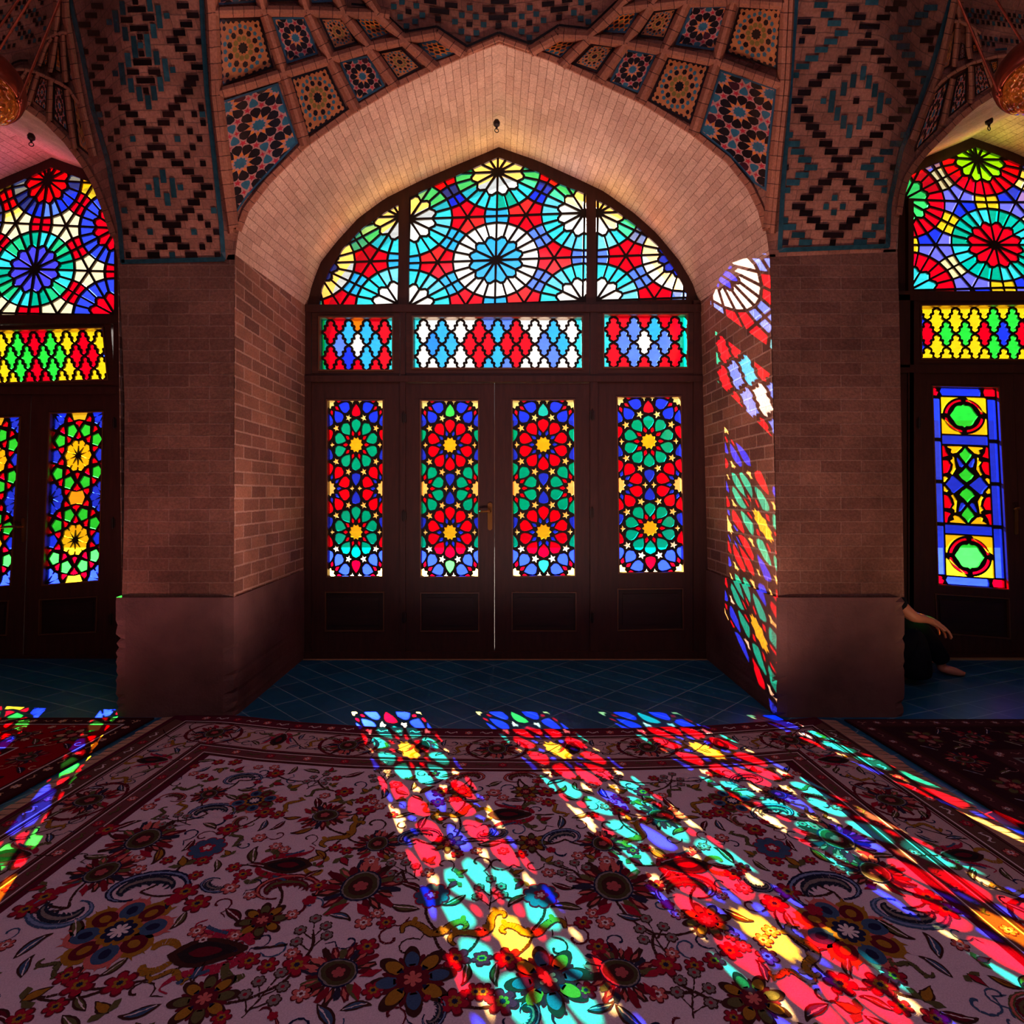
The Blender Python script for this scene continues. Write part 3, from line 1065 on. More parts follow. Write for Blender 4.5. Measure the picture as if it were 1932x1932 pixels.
def reveal(name, fl, fr, bl, br, jl, jr, label, m=None):
    """arched soffit (apex to springing on each side) between the wall face and the timber frame"""
    root = empty(name)
    mb = MB()
    n = 28
    for fa, ba in ((fl, bl), (fr, br)):
        A = resample(fa, n)
        B = resample(ba, n)
        s = 0
        for k in range(n):
            a0, a1, b0, b1 = W(*A[k], YF), W(*A[k + 1], YF), W(*B[k], YD), W(*B[k + 1], YD)
            ds = ((a1 - a0).length + (b1 - b0).length) / 2
            q = 5
            for j in range(q):
                t0, t1 = j / q, (j + 1) / q
                mb.face([a0.lerp(b0, t0), a1.lerp(b1, t0), a1.lerp(b1, t1), a0.lerp(b0, t1)],
                        uv=[(lerp(YF, YD, t0), s), (lerp(YF, YD, t0), s + ds), (lerp(YF, YD, t1), s + ds), (lerp(YF, YD, t1), s)])
            s += ds
    mb.build('arch_soffit', M['soffit'], root, smooth=True, merge=1e-5)
    for (fx, fy), (bx, by), jmb in ((fl[-1], bl[-1], jl), (fr[-1], br[-1], jr)):
        mb = MB()
        # brick jamb from springing down to the plinth; jmb = front/back pixel columns near the floor
        top_f, top_b = W(fx, fy, YF), W(bx, by, YD)
        bot_f = Vector((W(jmb[0], 1100, YF).x, YF, PL))
        bot_b = Vector((W(jmb[1], 1100, YD).x, YD, PL))
        if jmb[0] < -400 or jmb[0] > 2000:      # outer jambs run straight to the floor and carry the wall face beside them
            bot_f.z = bot_b.z = 0
            xe = -6.19 if jmb[0] < 0 else 6.19
            for z0_, z1_ in ((0, 1.0), (1.0, 2.2), (2.2, 3.4)):
                p = [(bot_f.x, YF, z0_), (xe, YF, z0_), (xe, YF, z1_), (bot_f.x, YF, z1_)]
                mb.face(p, uv=[(a[0], a[2]) for a in p])
        q = 8
        for j in range(q):
            t0, t1 = j / q, (j + 1) / q
            P = lambda t: (top_f.lerp(bot_f, t), top_b.lerp(bot_b, t))
            (a0, b0), (a1, b1) = P(t0), P(t1)
            mb.face([a0, a1, b1, b0], uv=[(a0.y, a0.z), (a1.y, a1.z), (b1.y, b1.z), (b0.y, b0.z)])
        mb.build('brick_jamb', M['jamb'], root)
    tag(root, label, 'arch', None, 'structure')
    return root


reveal('wall_center', FR_L, FR_R, OUT_L, OUT_R, (441, 577), (1467, 1331), 'brick reveal of the tall middle arch with a sunlit right jamb')
reveal('wall_far_left', LB_L, LB_R, shift(OUT_L, DL), shift(OUT_R, DL), (-800, -266), (230, 424), 'pink lit brick soffit of the left bay arch')
reveal('wall_far_right', RB_L, RB_R, shift(OUT_L, DR), shift(OUT_R, DR), (1706, 1518), (2680, 2226), 'orange and green lit brick soffit of the right bay arch')

# pier fronts ------------------------------------------------------------------
def pier(name, left, right, label, side):
    """left/right: pixel outline columns from the springing to the plinth"""
    mb = MB()
    L = resample(left, 12)
    Rr = resample(right, 12)
    for k in range(12):
        a0, b0, a1, b1 = W(*L[k], YF), W(*Rr[k], YF), W(*L[k + 1], YF), W(*Rr[k + 1], YF)
        mb.face([a0, b0, b1, a1], uv=[(p.x, p.z) for p in (a0, b0, b1, a1)])
    tag(mb.build(name, M['brick']), label, 'wall', None, 'structure')


ypl = CY - (PL - HC) * F / YF
pier('wall_left', [(222, 490), (229, 600), (235, 760), (234, 980), (230, ypl)], [(443, 480), (442, 600), (441, 900), (441, ypl)], 'dark brick pier face left of the middle arch', 'left')
pier('wall_right', [(1452, 480), (1457, 650), (1463, 900), (1467, ypl)], [(1693, 470), (1697, 600), (1701, 850), (1706, ypl)], 'dark brick pier face right of the middle arch, beside the sunlit jamb', 'right')


def plinth(name, x0f, x1f, x0b, x1b, label, seed):
    """worn stone plinth around the pier foot, chipped along its corners"""
    random.seed(seed)
    mb = MB()
    e = 0.012
    xl, xr = W(x0f, 1200, YF).x - e, W(x1f, 1200, YF).x + e * .3
    bl_, br_ = W(x0b, 1200, YD).x - e, W(x1b, 1200, YD).x + e * .3
    n = 26
    zs = [PL * k / n for k in range(n + 1)]
    chip = lambda: random.choice((0, 0, 0, .003, .008, .016)) * random.random()
    yf = YF - e
    rows = []
    for z in zs:
        c1, c2 = chip(), chip()
        if z < .1:
            c1 += .012 * random.random()
            c2 += .012 * random.random()
        rows.append([(bl_, YD, z), (xl + c1 * .3, yf + .05, z), (xl + .006 + c1, yf + .006 + c1, z), (xl + .06, yf, z), (xr - .06, yf, z), (xr - .006 - c2, yf + .006 + c2, z), (xr - c2 * .3, yf + .05, z), (br_, YD, z)])
    for a, b in zip(rows, rows[1:]):
        for k in range(7):
            mb.face([a[k], a[k + 1], b[k + 1], b[k]])
    t = rows[-1]
    mb.face(t)
    tag(mb.build(name, M['stone']), label, 'plinth', None, 'structure')


plinth('baseboard_left', 222, 443, 422, 577, 'worn reddish stone plinth of the left pier', 3)
plinth('baseboard_right', 1466, 1706, 1331, 1518, 'worn reddish stone plinth of the right pier, next to the seated person', 5)

# outer wall with three arched openings, outer reveals, roof, hall shell ------------
YO = 4.70
mb = MB()
co, faces, orig = cdt([[(-3500, -900), (5500, -900), (5500, 1300), (-3500, 1300)]] + [ccw([p for p in o] + []) for o in (
    out_c[:-2] + [(1330, 1262), (577, 1262)], outL[:-2] + [(480, 1262), (-268, 1262)], outR[:-2] + [(2228, 1262), (1440, 1262)])])
for f, o in zip(faces, orig):
    if o == [0]:
        mb.face([(W(co[i][0], co[i][1]).x, YO, W(co[i][0], co[i][1]).z) for i in f])
trim(mb.build('wall_outer', M['plaster']), 'outer face of the thick brick wall', 'wall')
M['outer_soffit'] = plain_mat('outer_reveal_brick', rgb(236, 178, 84), 0.9, 0.1)
mb = MB()
for o in (out_c[:-2] + [(1330, 1262), (577, 1262)], outL[:-2] + [(480, 1262), (-268, 1262)], outR[:-2] + [(2228, 1262), (1440, 1262)]):
    n = len(o)
    for i in range(n):
        a, b = W(*o[i]), W(*o[(i + 1) % n])
        if a.z < .1 and b.z < .1:
            continue
        mb.face([(a.x, 4.34, a.z), (b.x, 4.34, b.z), (b.x, YO, b.z), (a.x, YO, a.z)])
trim(mb.build('trim_5', M['outer_soffit']), 'ochre brick outer reveals seen through the tops of the fanlights', 'outer reveal')
mb = MB()
mb.box(-9, 11, -5, YO + .01, 5.6, 5.7)
tag(mb.build('ceiling', M['plaster']), 'dim hall ceiling high above the vaults', 'ceiling', None, 'structure')
mb = MB()
mb.face([(-9, -5, 0), (11, -5, 0), (11, -5, 5.6), (-9, -5, 5.6)])
tag(mb.build('wall_back', M['plaster']), 'plain back wall of the hall behind the viewer', 'wall', None, 'structure')
for nm, x in (('wall_end_left', -6.2), ('wall_end_right', 6.2)):
    mb = MB()
    mb.face([(x, -5, 0), (x, YO, 0), (x, YO, 5.6), (x, -5, 5.6)])
    tag(mb.build(nm, M['plaster']), 'plain end wall of the hall ' + nm.split('_')[-1] + ' of the bays', 'wall', None, 'structure')

# tiled floor ------------------------------------------------------------------
def tile_mat():
    m, nt, out = mat('turquoise_floor_tile')
    v = coords(nt, 'UV')
    b = nt.nodes.new('ShaderNodeTexBrick')
    b.offset = 0.0
    b.inputs['Scale'].default_value = 1
    b.inputs['Brick Width'].default_value = 0.30
    b.inputs['Row Height'].default_value = 0.155
    b.inputs['Mortar Size'].default_value = 0.0028
    b.inputs['Color1'].default_value = (*rgb(8, 84, 116), 1)
    b.inputs['Color2'].default_value = (*rgb(7, 72, 102), 1)
    b.inputs['Mortar'].default_value = (*rgb(112, 144, 158), 1)
    nt.links.new(v, b.inputs['Vector'])
    d = ramp(nt, noise(nt, coords(nt), 3, 4), .3, .7, (.7,) * 3, (1.1,) * 3)
    c = mixc(nt, b.outputs['Color'], d, 1.0, 'MULTIPLY')
    r = nt.nodes.new('ShaderNodeMath')
    r.operation = 'MULTIPLY_ADD'
    nt.links.new(noise(nt, coords(nt), 9, 4), r.inputs[0])
    r.inputs[1].default_value = .25
    r.inputs[2].default_value = .22
    h = nt.nodes.new('ShaderNodeMath')
    h.operation = 'MULTIPLY'
    h.inputs[1].default_value = -1
    nt.links.new(b.outputs['Fac'], h.inputs[0])
    principled(nt, out, c, r.outputs[0], h.outputs[0], .4, .003, .5)
    return m


M['tile'] = tile_mat()
mb = MB()
# middle bay tiles are laid on the diagonal, side bays along shallow slanted courses
def fl(x0, x1, ang, y0=-5, y1=4.4):
    c, s = math.cos(math.radians(ang)), math.sin(math.radians(ang))
    P = [(x0, y0), (x1, y0), (x1, y1), (x0, y1)]
    mb.face([(x, y, 0) for x, y in P], uv=[(x * c - y * s, x * s + y * c) for x, y in P])
fl(-9, -1.8, 24)
fl(-1.8, 1.7, 45)
fl(1.7, 11, -22)
tag(mb.build('floor', M['tile']), 'glossy dark turquoise tiled floor of the hall', 'floor', None, 'structure')

# courtyard outside -------------------------------------------------------------
M['yard'] = plain_mat('courtyard_paving', rgb(176, 168, 156), 0.9, 0.1, 1.2, .9, 1.05)
M['facade'] = plain_mat('courtyard_facade', rgb(196, 150, 96), 0.9, 0.1, .6, .7, 1.2)
mb = MB()
mb.face([(-40, YO, -.05), (40, YO, -.05), (40, 60, -.05), (-40, 60, -.05)])
tag(mb.build('ground', M['yard']), 'sunlit courtyard paving seen through the glass', 'ground', None, 'structure')
mb = MB()
mb.box(-26, 26, 20, 21, -.05, 3.6)
for k in range(-6, 7):      # arched niches along the courtyard front
    x = k * 3.6
    pts = [(x - 1.2, .0), (x + 1.2, .0)] + [(x + 1.2 * math.cos(PI * t / 8), 1.6 + 1.2 * math.sin(PI * t / 8)) for t in range(9)]
    mb.face([(px, 19.99, pz) for px, pz in pts], c=(.3, .3, .3))
trim(mb.build('wall_courtyard', M['facade']), 'shaded ochre front across the courtyard seen blurred through the glass', 'wall')

# ================================================================== VAULTS
EDGE = [(p[0], p[1]) for p in LB_R] + [(230, 490), (443, 490)] + FR_L[::-1][1:] + FR_R[1:-1] + [(1452, 485), (1690, 475)] + RB_L[::-1][1:]
EDGE = sorted([(-2000, 60)] + EDGE + [(4000, 60)], key=lambda p: p[0])


_SM = {}


def soft_edge(px):
    """the edge line smoothed sideways, so the vault face bends gently past the pier corners"""
    k = int(round(px / 4.0))
    for q in (k, k + 1):
        if q not in _SM:
            w = [math.exp(-(i / 5.5) ** 2 / 2) for i in range(-16, 17)]
            _SM[q] = sum(a * interp(EDGE, (q + i) * 4.0) for a, i in zip(w, range(-16, 17))) / sum(w)
    k = math.floor(px / 4.0)
    for q in (k, k + 1):
        if q not in _SM:
            w = [math.exp(-(i / 5.5) ** 2 / 2) for i in range(-16, 17)]
            _SM[q] = sum(a * interp(EDGE, (q + i) * 4.0) for a, i in zip(w, range(-16, 17))) / sum(w)
    return lerp(_SM[k], _SM[k + 1], px / 4.0 - k)


def VY(px, py):
    h = max(0.0, (soft_edge(px) - py) / 357.6)
    return YF - 0.34 * h - 0.03 * h * h


def V(px, py, lift=0.0):
    Y = VY(px, py) - lift
    return W(px, py, Y)


mb = MB()
NX = 7
xs = sorted(set(list(range(-420, 2380, NX)) + [222, 230, 443, 452, 1452, 1446, 1690, 1693, 942]))
NR = 44
def rows(px):
    e = interp(EDGE, px)
    return [lerp(e, -330, (k / NR) ** 1.0) for k in range(NR + 1)]
for xa, xb in zip(xs, xs[1:]):
    ra, rb = rows(xa), rows(xb)
    p = [W(xa, ra[0], YF), W(xb, rb[0], YF), V(xb, rb[0]), V(xa, ra[0])]
    mb.face(p, uv=[(q.x, q.y) for q in p])
    for k in range(NR):
        p = [V(xa, ra[k]), V(xb, rb[k]), V(xb, rb[k + 1]), V(xa, ra[k + 1])]
        mb.face(p, uv=[(q.x, q.z) for q in p])
for xa, xb in zip(xs, xs[1:]):     # crown of the vault runs back over the viewer
    a, b = V(xa, -330), V(xb, -330)
    mb.face([a, b, Vector((b.x * .9, -1.0, 5.2)), Vector((a.x * .9, -1.0, 5.2))], uv=[(a.x, a.z), (b.x, b.z), (b.x, b.z + 4), (a.x, a.z + 4)])
VAULT = tag(mb.build('trim_6', M['vault'], smooth=True, merge=1e-5), 'brick vault surface rising above the piers and arches', 'vault', None, 'structure')


def strip(mb, pts, hw, lift, c=(1, 1, 1), step=14):
    """flat band of half width hw (pixels) along a pixel polyline on the vault"""
    L = sum(math.hypot(b[0] - a[0], b[1] - a[1]) for a, b in zip(pts, pts[1:]))
    q = resample(pts, max(2, int(L / step)))
    rail = []
    for i, p in enumerate(q):
        a, b = q[max(i - 1, 0)], q[min(i + 1, len(q) - 1)]
        dx, dy = b[0] - a[0], b[1] - a[1]
        l = math.hypot(dx, dy) or 1
        nx, ny = -dy / l, dx / l
        rail.append((V(p[0] + nx * hw, p[1] + ny * hw, lift), V(p[0] - nx * hw, p[1] - ny * hw, lift)))
    for (a, b), (c2, d) in zip(rail, rail[1:]):
        mb.face([a, b, d, c2], c)


def rib(mb, pts, hw=12, h=0.05, top=3.5):
    L = sum(math.hypot(b[0] - a[0], b[1] - a[1]) for a, b in zip(pts, pts[1:]))
    q = resample(pts, max(2, int(L / 10)))
    s = 0
    prev = None
    for i, p in enumerate(q):
        a, b = q[max(i - 1, 0)], q[min(i + 1, len(q) - 1)]
        dx, dy = b[0] - a[0], b[1] - a[1]
        l = math.hypot(dx, dy) or 1
        nx, ny = -dy / l, dx / l
        sec = [V(p[0] + nx * o, p[1] + ny * o, z) for o, z in ((hw, -.004), (hw - 1, h * .45), (top, h), (-top, h), (-hw + 1, h * .45), (-hw, -.004))]
        if prev is not None:
            ds = (sec[2] - prev[2]).length
            for k in range(5):
                mb.face([prev[k], prev[k + 1], sec[k + 1], sec[k]], uv=[(s, .02 + k * .05), (s, .02 + k * .05 + .05), (s + ds, .02 + k * .05 + .05), (s + ds, .02 + k * .05)])
            s += ds
        else:
            mb.face(sec, uv=[(0, .1)] * 6)
        prev = sec
    mb.face(prev[::-1], uv=[(0, .1)] * 6)


BLK, TEA = rgb(26, 14, 14), rgb(34, 70, 78)
# ---- the two bands of glazed brick above the piers ------------------------------
def band(name, blocks, scale, ox, oy, sidel, sider, bottom, lean, label):
    root = empty(name)
    tag(root, label, 'brick band', None, 'structure')
    random.seed(7)
    mb = MB()
    for (cx, cy, w, h, c) in blocks:
        j = lambda: random.uniform(-1.2, 1.2)
        pts = []
        sk = lean * h
        for dx, dy in ((-w / 2 + sk * .5, -h / 2), (w / 2 + sk * .5, -h / 2), (w / 2 - sk * .5, h / 2), (-w / 2 - sk * .5, h / 2)):
            pts.append((ox + (cx + dx + j()) / scale, oy + (cy + dy + j()) / scale))
        up = [V(p[0], p[1], .005) for p in pts]
        dn = [V(p[0], p[1], -.003) for p in pts]
        f = random.uniform(.6, 1.3)
        cc = (c[0] * f, c[1] * f, c[2] * f)
        mb.face(up, cc)
        for k in range(4):
            mb.face([dn[k], dn[(k + 1) % 4], up[(k + 1) % 4], up[k]], cc)
    mb.build('glazed_brick_diamonds', M['glaze'], root)
    mb = MB()
    for line in (sidel, sider, bottom):
        strip(mb, line, 4.3, .006, TEA)
    mb.build('teal_edging', M['glaze'], root)


def P_(rows, w, h, c):
    return [(x, y, w, h, c) for y, xs_ in rows for x in xs_]


B1 = P_([(1660, (1000, 1245)), (1608, (1050, 1195)), (1418, (1040, 1183)), (1370, (985, 1225)), (1320, (925, 1262)), (1270, (865, 1302)), (1220, (805, 1347)), (1170, (842, 1287)), (1118, (885, 1225)), (1065, (920, 1155)), (1012, (960, 1100)), (800, (912, 1065)), (745, (858, 1098)), (700, (808, 1135)), (650, (750, 1175)), (597, (693, 1217)), (545, (643, 1237)), (507, (1253,)), (437, (635, 1285)), (378, (668, 1235)), (320, (715, 1180)), (265, (660, 1125)), (215, (608, 1168)), (160, (550, 1213)), (100, (592, 1255)), (38, (632, 1190)), (470, (865, 1005)), (130, (825,)), (118, (967,))], 78, 37, BLK)
B1 += P_([(1558, (1120,)), (1465, (1118,)), (960, (1020,)), (855, (998,)), (525, (948,)), (407, (928,)), (185, (905,)), (62, (890,))], 120, 38, BLK)
B1 += P_([(1660, (835, 1415)), (1608, (927, 1317)), (1558, (873, 1362)), (1510, (820, 1120, 1408)), (1465, (882, 1353)), (1418, (922, 1305)), (1065, (757, 1322)), (1012, (835, 1218)), (960, (775, 1255)), (905, (720, 1012, 1300)), (855, (760, 1237)), (800, (657, 798, 1178, 1323)), (745, (700, 1265)), (700, (635, 1310)), (490, (598,)), (335, (555,)), (270, (1293,)), (590, (950,)), (350, (922,)), (240, (912,)), (12, (880,))], 36, 38, BLK)
B1 += P_([(1660, (1122,)), (1510, (977, 1262)), (1370, (810, 1392)), (1220, (970, 1175)), (905, (865, 1155)), (745, (648, 1318)), (478, (750,)), (455, (1125,)), (143, (710,)), (103, (1085,)), (295, (915,))], 36, 38, TEA)
B1 += [(x, (a + b) / 2, 36, b - a, TEA) for x, a, b in ((1022, 1155, 1285), (1127, 1158, 1288), (1062, 1105, 1190), (1090, 1258, 1340), (965, 620, 712), (908, 565, 660), (1003, 560, 655), (852, 510, 602), (1045, 502, 595), (795, 407, 552), (1080, 382, 530), (833, 345, 437), (1020, 332, 423), (875, 235, 377), (962, 222, 370), (815, 175, 268), (1000, 155, 250), (755, 68, 212), (1035, 35, 185), (797, 5, 97), (975, -10, 75))]
band('trim_7', B1, 3.45, 0, 0, [(130, -10), (154, 98), (174, 203), (203, 304), (226, 429), (231, 496)], [(380, -10), (383, 60), (390, 174), (403, 290), (417, 420), (422, 490)], [(229, 494), (424, 489)], -.12, 'band of black and teal glazed brick diamonds above the left pier')
B2 = P_([(1555, (548, 710)), (1510, (490, 762)), (1460, (438, 820)), (1415, (387, 875)), (1355, (445, 825)), (1303, (505, 783)), (1250, (567, 735)), (1040, (612, 780)), (985, (573, 848)), (925, (528, 920)), (870, (482, 995)), (815, (443, 1050)), (755, (402, 1112)), (692, (372, 1170)), (635, (427, 1150)), (575, (500, 1107)), (520, (560, 1065)), (475, (635, 1020)), (415, (700, 973)), (355, (765, 928)), (120, (802, 968)), (62, (755, 1025)), (215, (457,)), (150, (425,)), (275, (1265,)), (222, (1313,)), (22, (1085,))], 90, 40, BLK)
B2 += P_([(1610, (625,)), (1200, (657,)), (1095, (682,)), (297, (858,)), (182, (873,))], 142, 38, BLK)
B2 += P_([(1660, (297, 622, 957)), (1147, (300, 668, 1035)), (692, (782,)), (240, (865,)), (280, (410,)), (335, (1295,)), (180, (1350,))], 40, 40, BLK)
B2 += P_([(1660, (435, 810)), (1610, (385, 870)), (1555, (325, 930)), (1250, (350, 950)), (1200, (410, 897)), (1147, (472, 858)), (1095, (430, 925)), (1040, (380, 990)), (985, (350, 1060)), (455, (415,)), (500, (1230,)), (400, (478,)), (437, (1185,)), (340, (543,)), (375, (1140,)), (285, (608,)), (317, (1105,)), (228, (680,)), (257, (1058,)), (160, (632,)), (203, (1117,)), (100, (583,)), (155, (1183,)), (35, (540,)), (102, (1230,)), (15, (890,)), (52, (1293,))], 90, 40, TEA)
B2 += P_([(1510, (295, 955)), (1455, (628,)), (1415, (575, 690)), (1355, (635,)), (1303, (312, 975)), (925, (330, 1105)), (692, (557, 1003)), (515, (372,)), (555, (1245,))], 38, 40, TEA)
B2 += [(x, (a + b) / 2, 38, b - a, TEA) for x, a, b in ((735, 855, 945), (695, 790, 882), (805, 795, 887), (653, 735, 827), (877, 740, 832), (615, 622, 770), (947, 635, 777), (697, 563, 655), (910, 573, 665), (762, 508, 600), (868, 515, 607), (830, 453, 548))]
band('trim_8', B2, 3.63, 1400, 0, [(1503, -10), (1491, 165), (1477, 358), (1471, 472)], [(1797, -10), (1755, 138), (1730, 207), (1700, 286), (1678, 386), (1675, 466)], [(1469, 472), (1677, 464)], .12, 'band of black and teal glazed brick diamonds above the right pier')

# ---- net of brick ribs and mosaic panels either side of the arch crown ------------
def mosaic_panel(poly, kind, parent, border, seed=0, aff=None, lift=.006):
    """tile panel set between ribs; poly in pixels"""
    poly = ccw(poly)
    cx = sum(p[0] for p in poly) / len(poly)
    cy = sum(p[1] for p in poly) / len(poly)
    wid = math.sqrt(abs(area(poly)))
    inner = inset(poly, 4.2 if wid > 40 else 2.0) or [(lerp(cx, p[0], .8), lerp(cy, p[1], .8)) for p in poly]
    random.seed(seed)
    panes = []
    OR, WH, PK, DK, TQ = rgb(206, 116, 40), rgb(176, 124, 112), rgb(176, 36, 52), rgb(22, 12, 14), rgb(44, 98, 116)
    if kind == 'star':
        def cf(k, x, y):
            if k == 'petal':
                return DK if random.random() < .9 else rgb(60, 20, 30)
            return {'core': TQ, 'kite': OR, 'gem': PK, 'fill': TQ}[k]
        A = aff
        fm = lambda u, v: (A[0] + A[2] * u + A[4] * v, A[1] + A[3] * u + A[5] * v)
        panes = tenfold(fm, cf, (-3, -4, 3, 4))
        ground = WH
    elif kind == 'ring':
        q = aff
        qm = quad_map(q)
        fm = lambda x, y: qm(.5 + x / 2, .5 - y / 2)
        dot = lambda x, y, r, c, n=6, a0=0: panes.append(([fm(x + r * math.cos(a0 + 2 * PI * k / n), y + r * math.sin(a0 + 2 * PI * k / n)) for k in range(n)], c))
        panes.append(([fm((.22 if k % 2 == 0 else .17) * math.cos(2 * PI * k / 20), (.22 if k % 2 == 0 else .17) * math.sin(2 * PI * k / 20)) for k in range(20)], DK))
        OL = rgb(120, 104, 46)
        for k in range(10):
            t = 2 * PI * k / 10
            dot(.335 * math.cos(t), .335 * math.sin(t), .108, OL, 6, t)
            t += PI / 10
            dot(.56 * math.cos(t), .56 * math.sin(t), .118, DK, 6, t)
            dot(.765 * math.cos(t), .765 * math.sin(t), .095, TQ, 5, t)
            t += PI / 10
            dot(.735 * math.cos(t), .735 * math.sin(t), .092, TQ, 5, t + PI)
            dot(.475 * math.cos(t), .475 * math.sin(t), .035, WH, 4, t)
        for x, y in ((a, b) for a in (-1, -.77, -.54, -.3, 0, .3, .54, .77, 1) for b in (-1, -.77, -.54, -.3, 0, .3, .54, .77, 1)):
            if math.hypot(x * .93, y * .93) > .88:
                dot(x * .93, y * .93, .092, DK if (abs(x) + abs(y)) < 1.85 else TQ, 5, 1)
        ground = rgb(176, 108, 62)
    else:
        q = aff
        qm = quad_map(q)
        fm = lambda x, y: qm(.5 + x / 2, .5 - y / 2)
        for i in range(-6, 7):
            for j in range(-5, 6):
                x, y = (i + (.5 if j % 2 else 0)) * .42, j * .37
                r = math.hypot(x, y)
                panes.append(([fm(x + .185 * math.cos(PI / 3 * k + .5), y + .185 * math.sin(PI / 3 * k + .5)) for k in range(6)], DK if (.05 < r < .6) else (rgb(120, 104, 46) if r <= .05 else (DK if (i * 3 + j) % 4 == 0 else TQ))))
        ground = OR
    if kind == 'star':        # dark petals swell until only thin joints are left
        fat = []
        for p, c in panes:
            if c[0] < .05 and c[1] < .02:
                gx, gy = sum(q[0] for q in p) / len(p), sum(q[1] for q in p) / len(p)
                p = [(gx + (q[0] - gx) * 1.12, gy + (q[1] - gy) * 1.12) for q in p]
            fat.append((p, c))
        panes = fat
    polys, cols = [poly, inner], []
    x0, y0, x1, y1 = bbox(inner)
    for p, c in panes:
        qq = inset(p, .2) if kind != 'star' else inset(p, .05)
        if qq is None:
            continue
        a0, b0, a1, b1 = bbox(qq)
        if a1 < x0 or a0 > x1 or b1 < y0 or b0 > y1:
            continue
        polys.append(qq)
        cols.append(c)
    co, faces, orig = cdt(polys)
    mb = MB()
    for f, o in zip(faces, orig):
        if 0 not in o:
            continue
        if 1 not in o:
            c = border
        else:
            k = [i for i in o if i > 1]
            c = cols[k[-1] - 2] if k else ground
        mb.face([V(co[i][0], co[i][1], lift) for i in f], c)
    n = len(poly)
    for i in range(n):
        a, b = poly[i], poly[(i + 1) % n]
        mb.face([V(*a, -.004), V(*b, -.004), V(*b, lift), V(*a, lift)], border)
    return mb.build('mosaic_panel', M['mosaic'], parent)


BB, TB = rgb(24, 13, 14), rgb(40, 76, 96)
c1 = lambda pts: [(400 + x / 3.45, y / 3.45) for x, y in pts]
c2_ = lambda pts: [(940 + x / 3.45, y / 3.45) for x, y in pts]


def star_aff(cx, cy, n1, n2):
    """unit neighbours (TA,1)->n1, (TA,-1)->n2"""
    ux, uy = (n1[0] + n2[0]) / (2 * TA), (n1[1] + n2[1]) / (2 * TA)
    vx, vy = (n1[0] - n2[0]) / 2, (n1[1] - n2[1]) / 2
    return (cx, cy, ux, uy, vx, vy)


def fit_star(q, k=1.0):
    qm = quad_map(q)
    c = qm(.5, .5)
    a, b = qm(1, .5), qm(.5, 0)
    s = .78 * k
    return (c[0], c[1], (a[0] - c[0]) / s * 1.0, (a[1] - c[1]) / s, (b[0] - c[0]) / (.9 * k), (b[1] - c[1]) / (.9 * k))


net = empty('trim_9')
tag(net, 'brick ribbed vault net with star mosaic panels left of the middle arch', 'vault net', None, 'structure')
LQ = [([(35, 128), (315, 118), (402, 440), (55, 565)], 'ring', BB), ([(390, 113), (605, 110), (692, 350), (488, 414)], 'star', TB), ([(695, 113), (850, 113), (952, 280), (793, 327)], 'ring', BB), ([(925, 105), (1060, 120), (1168, 215), (1033, 257)], 'hex', TB),
      ([(508, 508), (745, 432), (882, 715), (618, 888)], 'ring', BB), ([(828, 400), (1020, 360), (1127, 560), (943, 668)], 'star', TB), ([(1078, 340), (1235, 310), (1367, 440), (1208, 522)], 'ring', BB), ([(1330, 275), (1460, 260), (1612, 340), (1438, 397)], 'hex', TB)]
for k, (q, kind, bd) in enumerate(LQ):
    p = c1(q)
    mosaic_panel(p, kind, net, bd, k, fit_star(p) if kind == 'star' else p)
big = c1([(60, 660), (430, 540), (560, 930), (350, 1150), (225, 1290), (150, 1400), (120, 1180)])
mosaic_panel(big, 'star', net, TB, 20, star_aff(488.4, 236, (35, -72), (62, 33)))
# upper row, cut by the picture's top edge
for q, kind, bd in ((([(25, -240), (270, -250), (290, 15), (20, 35)]), 'star', TB), ([(360, -250), (520, -250), (600, 0), (370, 12)], 'ring', BB), ([(620, -220), (720, -230), (840, 10), (650, 18)], 'star', TB)):
    p = c1(q)
    mosaic_panel(p, kind, net, bd, 3, fit_star(p) if kind == 'star' else p)
mb = MB()
for line in ([(398, -60), (403, 23), (406, 100), (411, 178), (425, 300), (440, 430)], [(401, 24), (498, 21), (580, 22), (649, 25), (713, 27), (735, 31)], [(409, 177), (470, 160), (536, 139), (623, 112), (696, 90), (762, 76), (823, 64)],
             [(480, -50), (498, 21), (536, 139), (577, 274)], [(556, -50), (580, 22), (623, 112), (672, 208)], [(625, -30), (649, 26), (696, 90), (747, 164)], [(690, -10), (713, 27), (762, 76), (822, 129)], [(823, 64), (878, 102)], [(388, -60), (396, 20), (403, 178), (420, 320), (437, 440)]):
    rib(mb, line, 11 if line[0][0] > 390 else 7)
mb.build('brick_ribs', M['rib'], net)

net2 = empty('trim_10')
tag(net2, 'brick ribbed vault net with star mosaic panels right of the middle arch', 'vault net', None, 'structure')
RQ = [([(770, 83), (922, 58), (840, 217), (678, 207)], 'hex', TB), ([(1010, 73), (1172, 46), (1085, 257), (903, 235)], 'ring', BB), ([(1258, 38), (1497, 36), (1421, 332), (1153, 292)], 'star', TB), ([(1570, 43), (1852, 46), (1816, 457), (1478, 346)], 'ring', BB),
      ([(388, 255), (527, 250), (405, 372), (263, 321)], 'hex', TB), ([(613, 283), (767, 299), (645, 472), (483, 416)], 'ring', BB), ([(828, 319), (1032, 350), (915, 607), (723, 536)], 'star', TB), ([(1104, 368), (1377, 424), (1255, 802), (978, 656)], 'ring', BB)]
for k, (q, kind, bd) in enumerate(RQ):
    p = c2_(q)
    mosaic_panel(p, kind, net2, bd, k + 30, fit_star(p) if kind == 'star' else p)
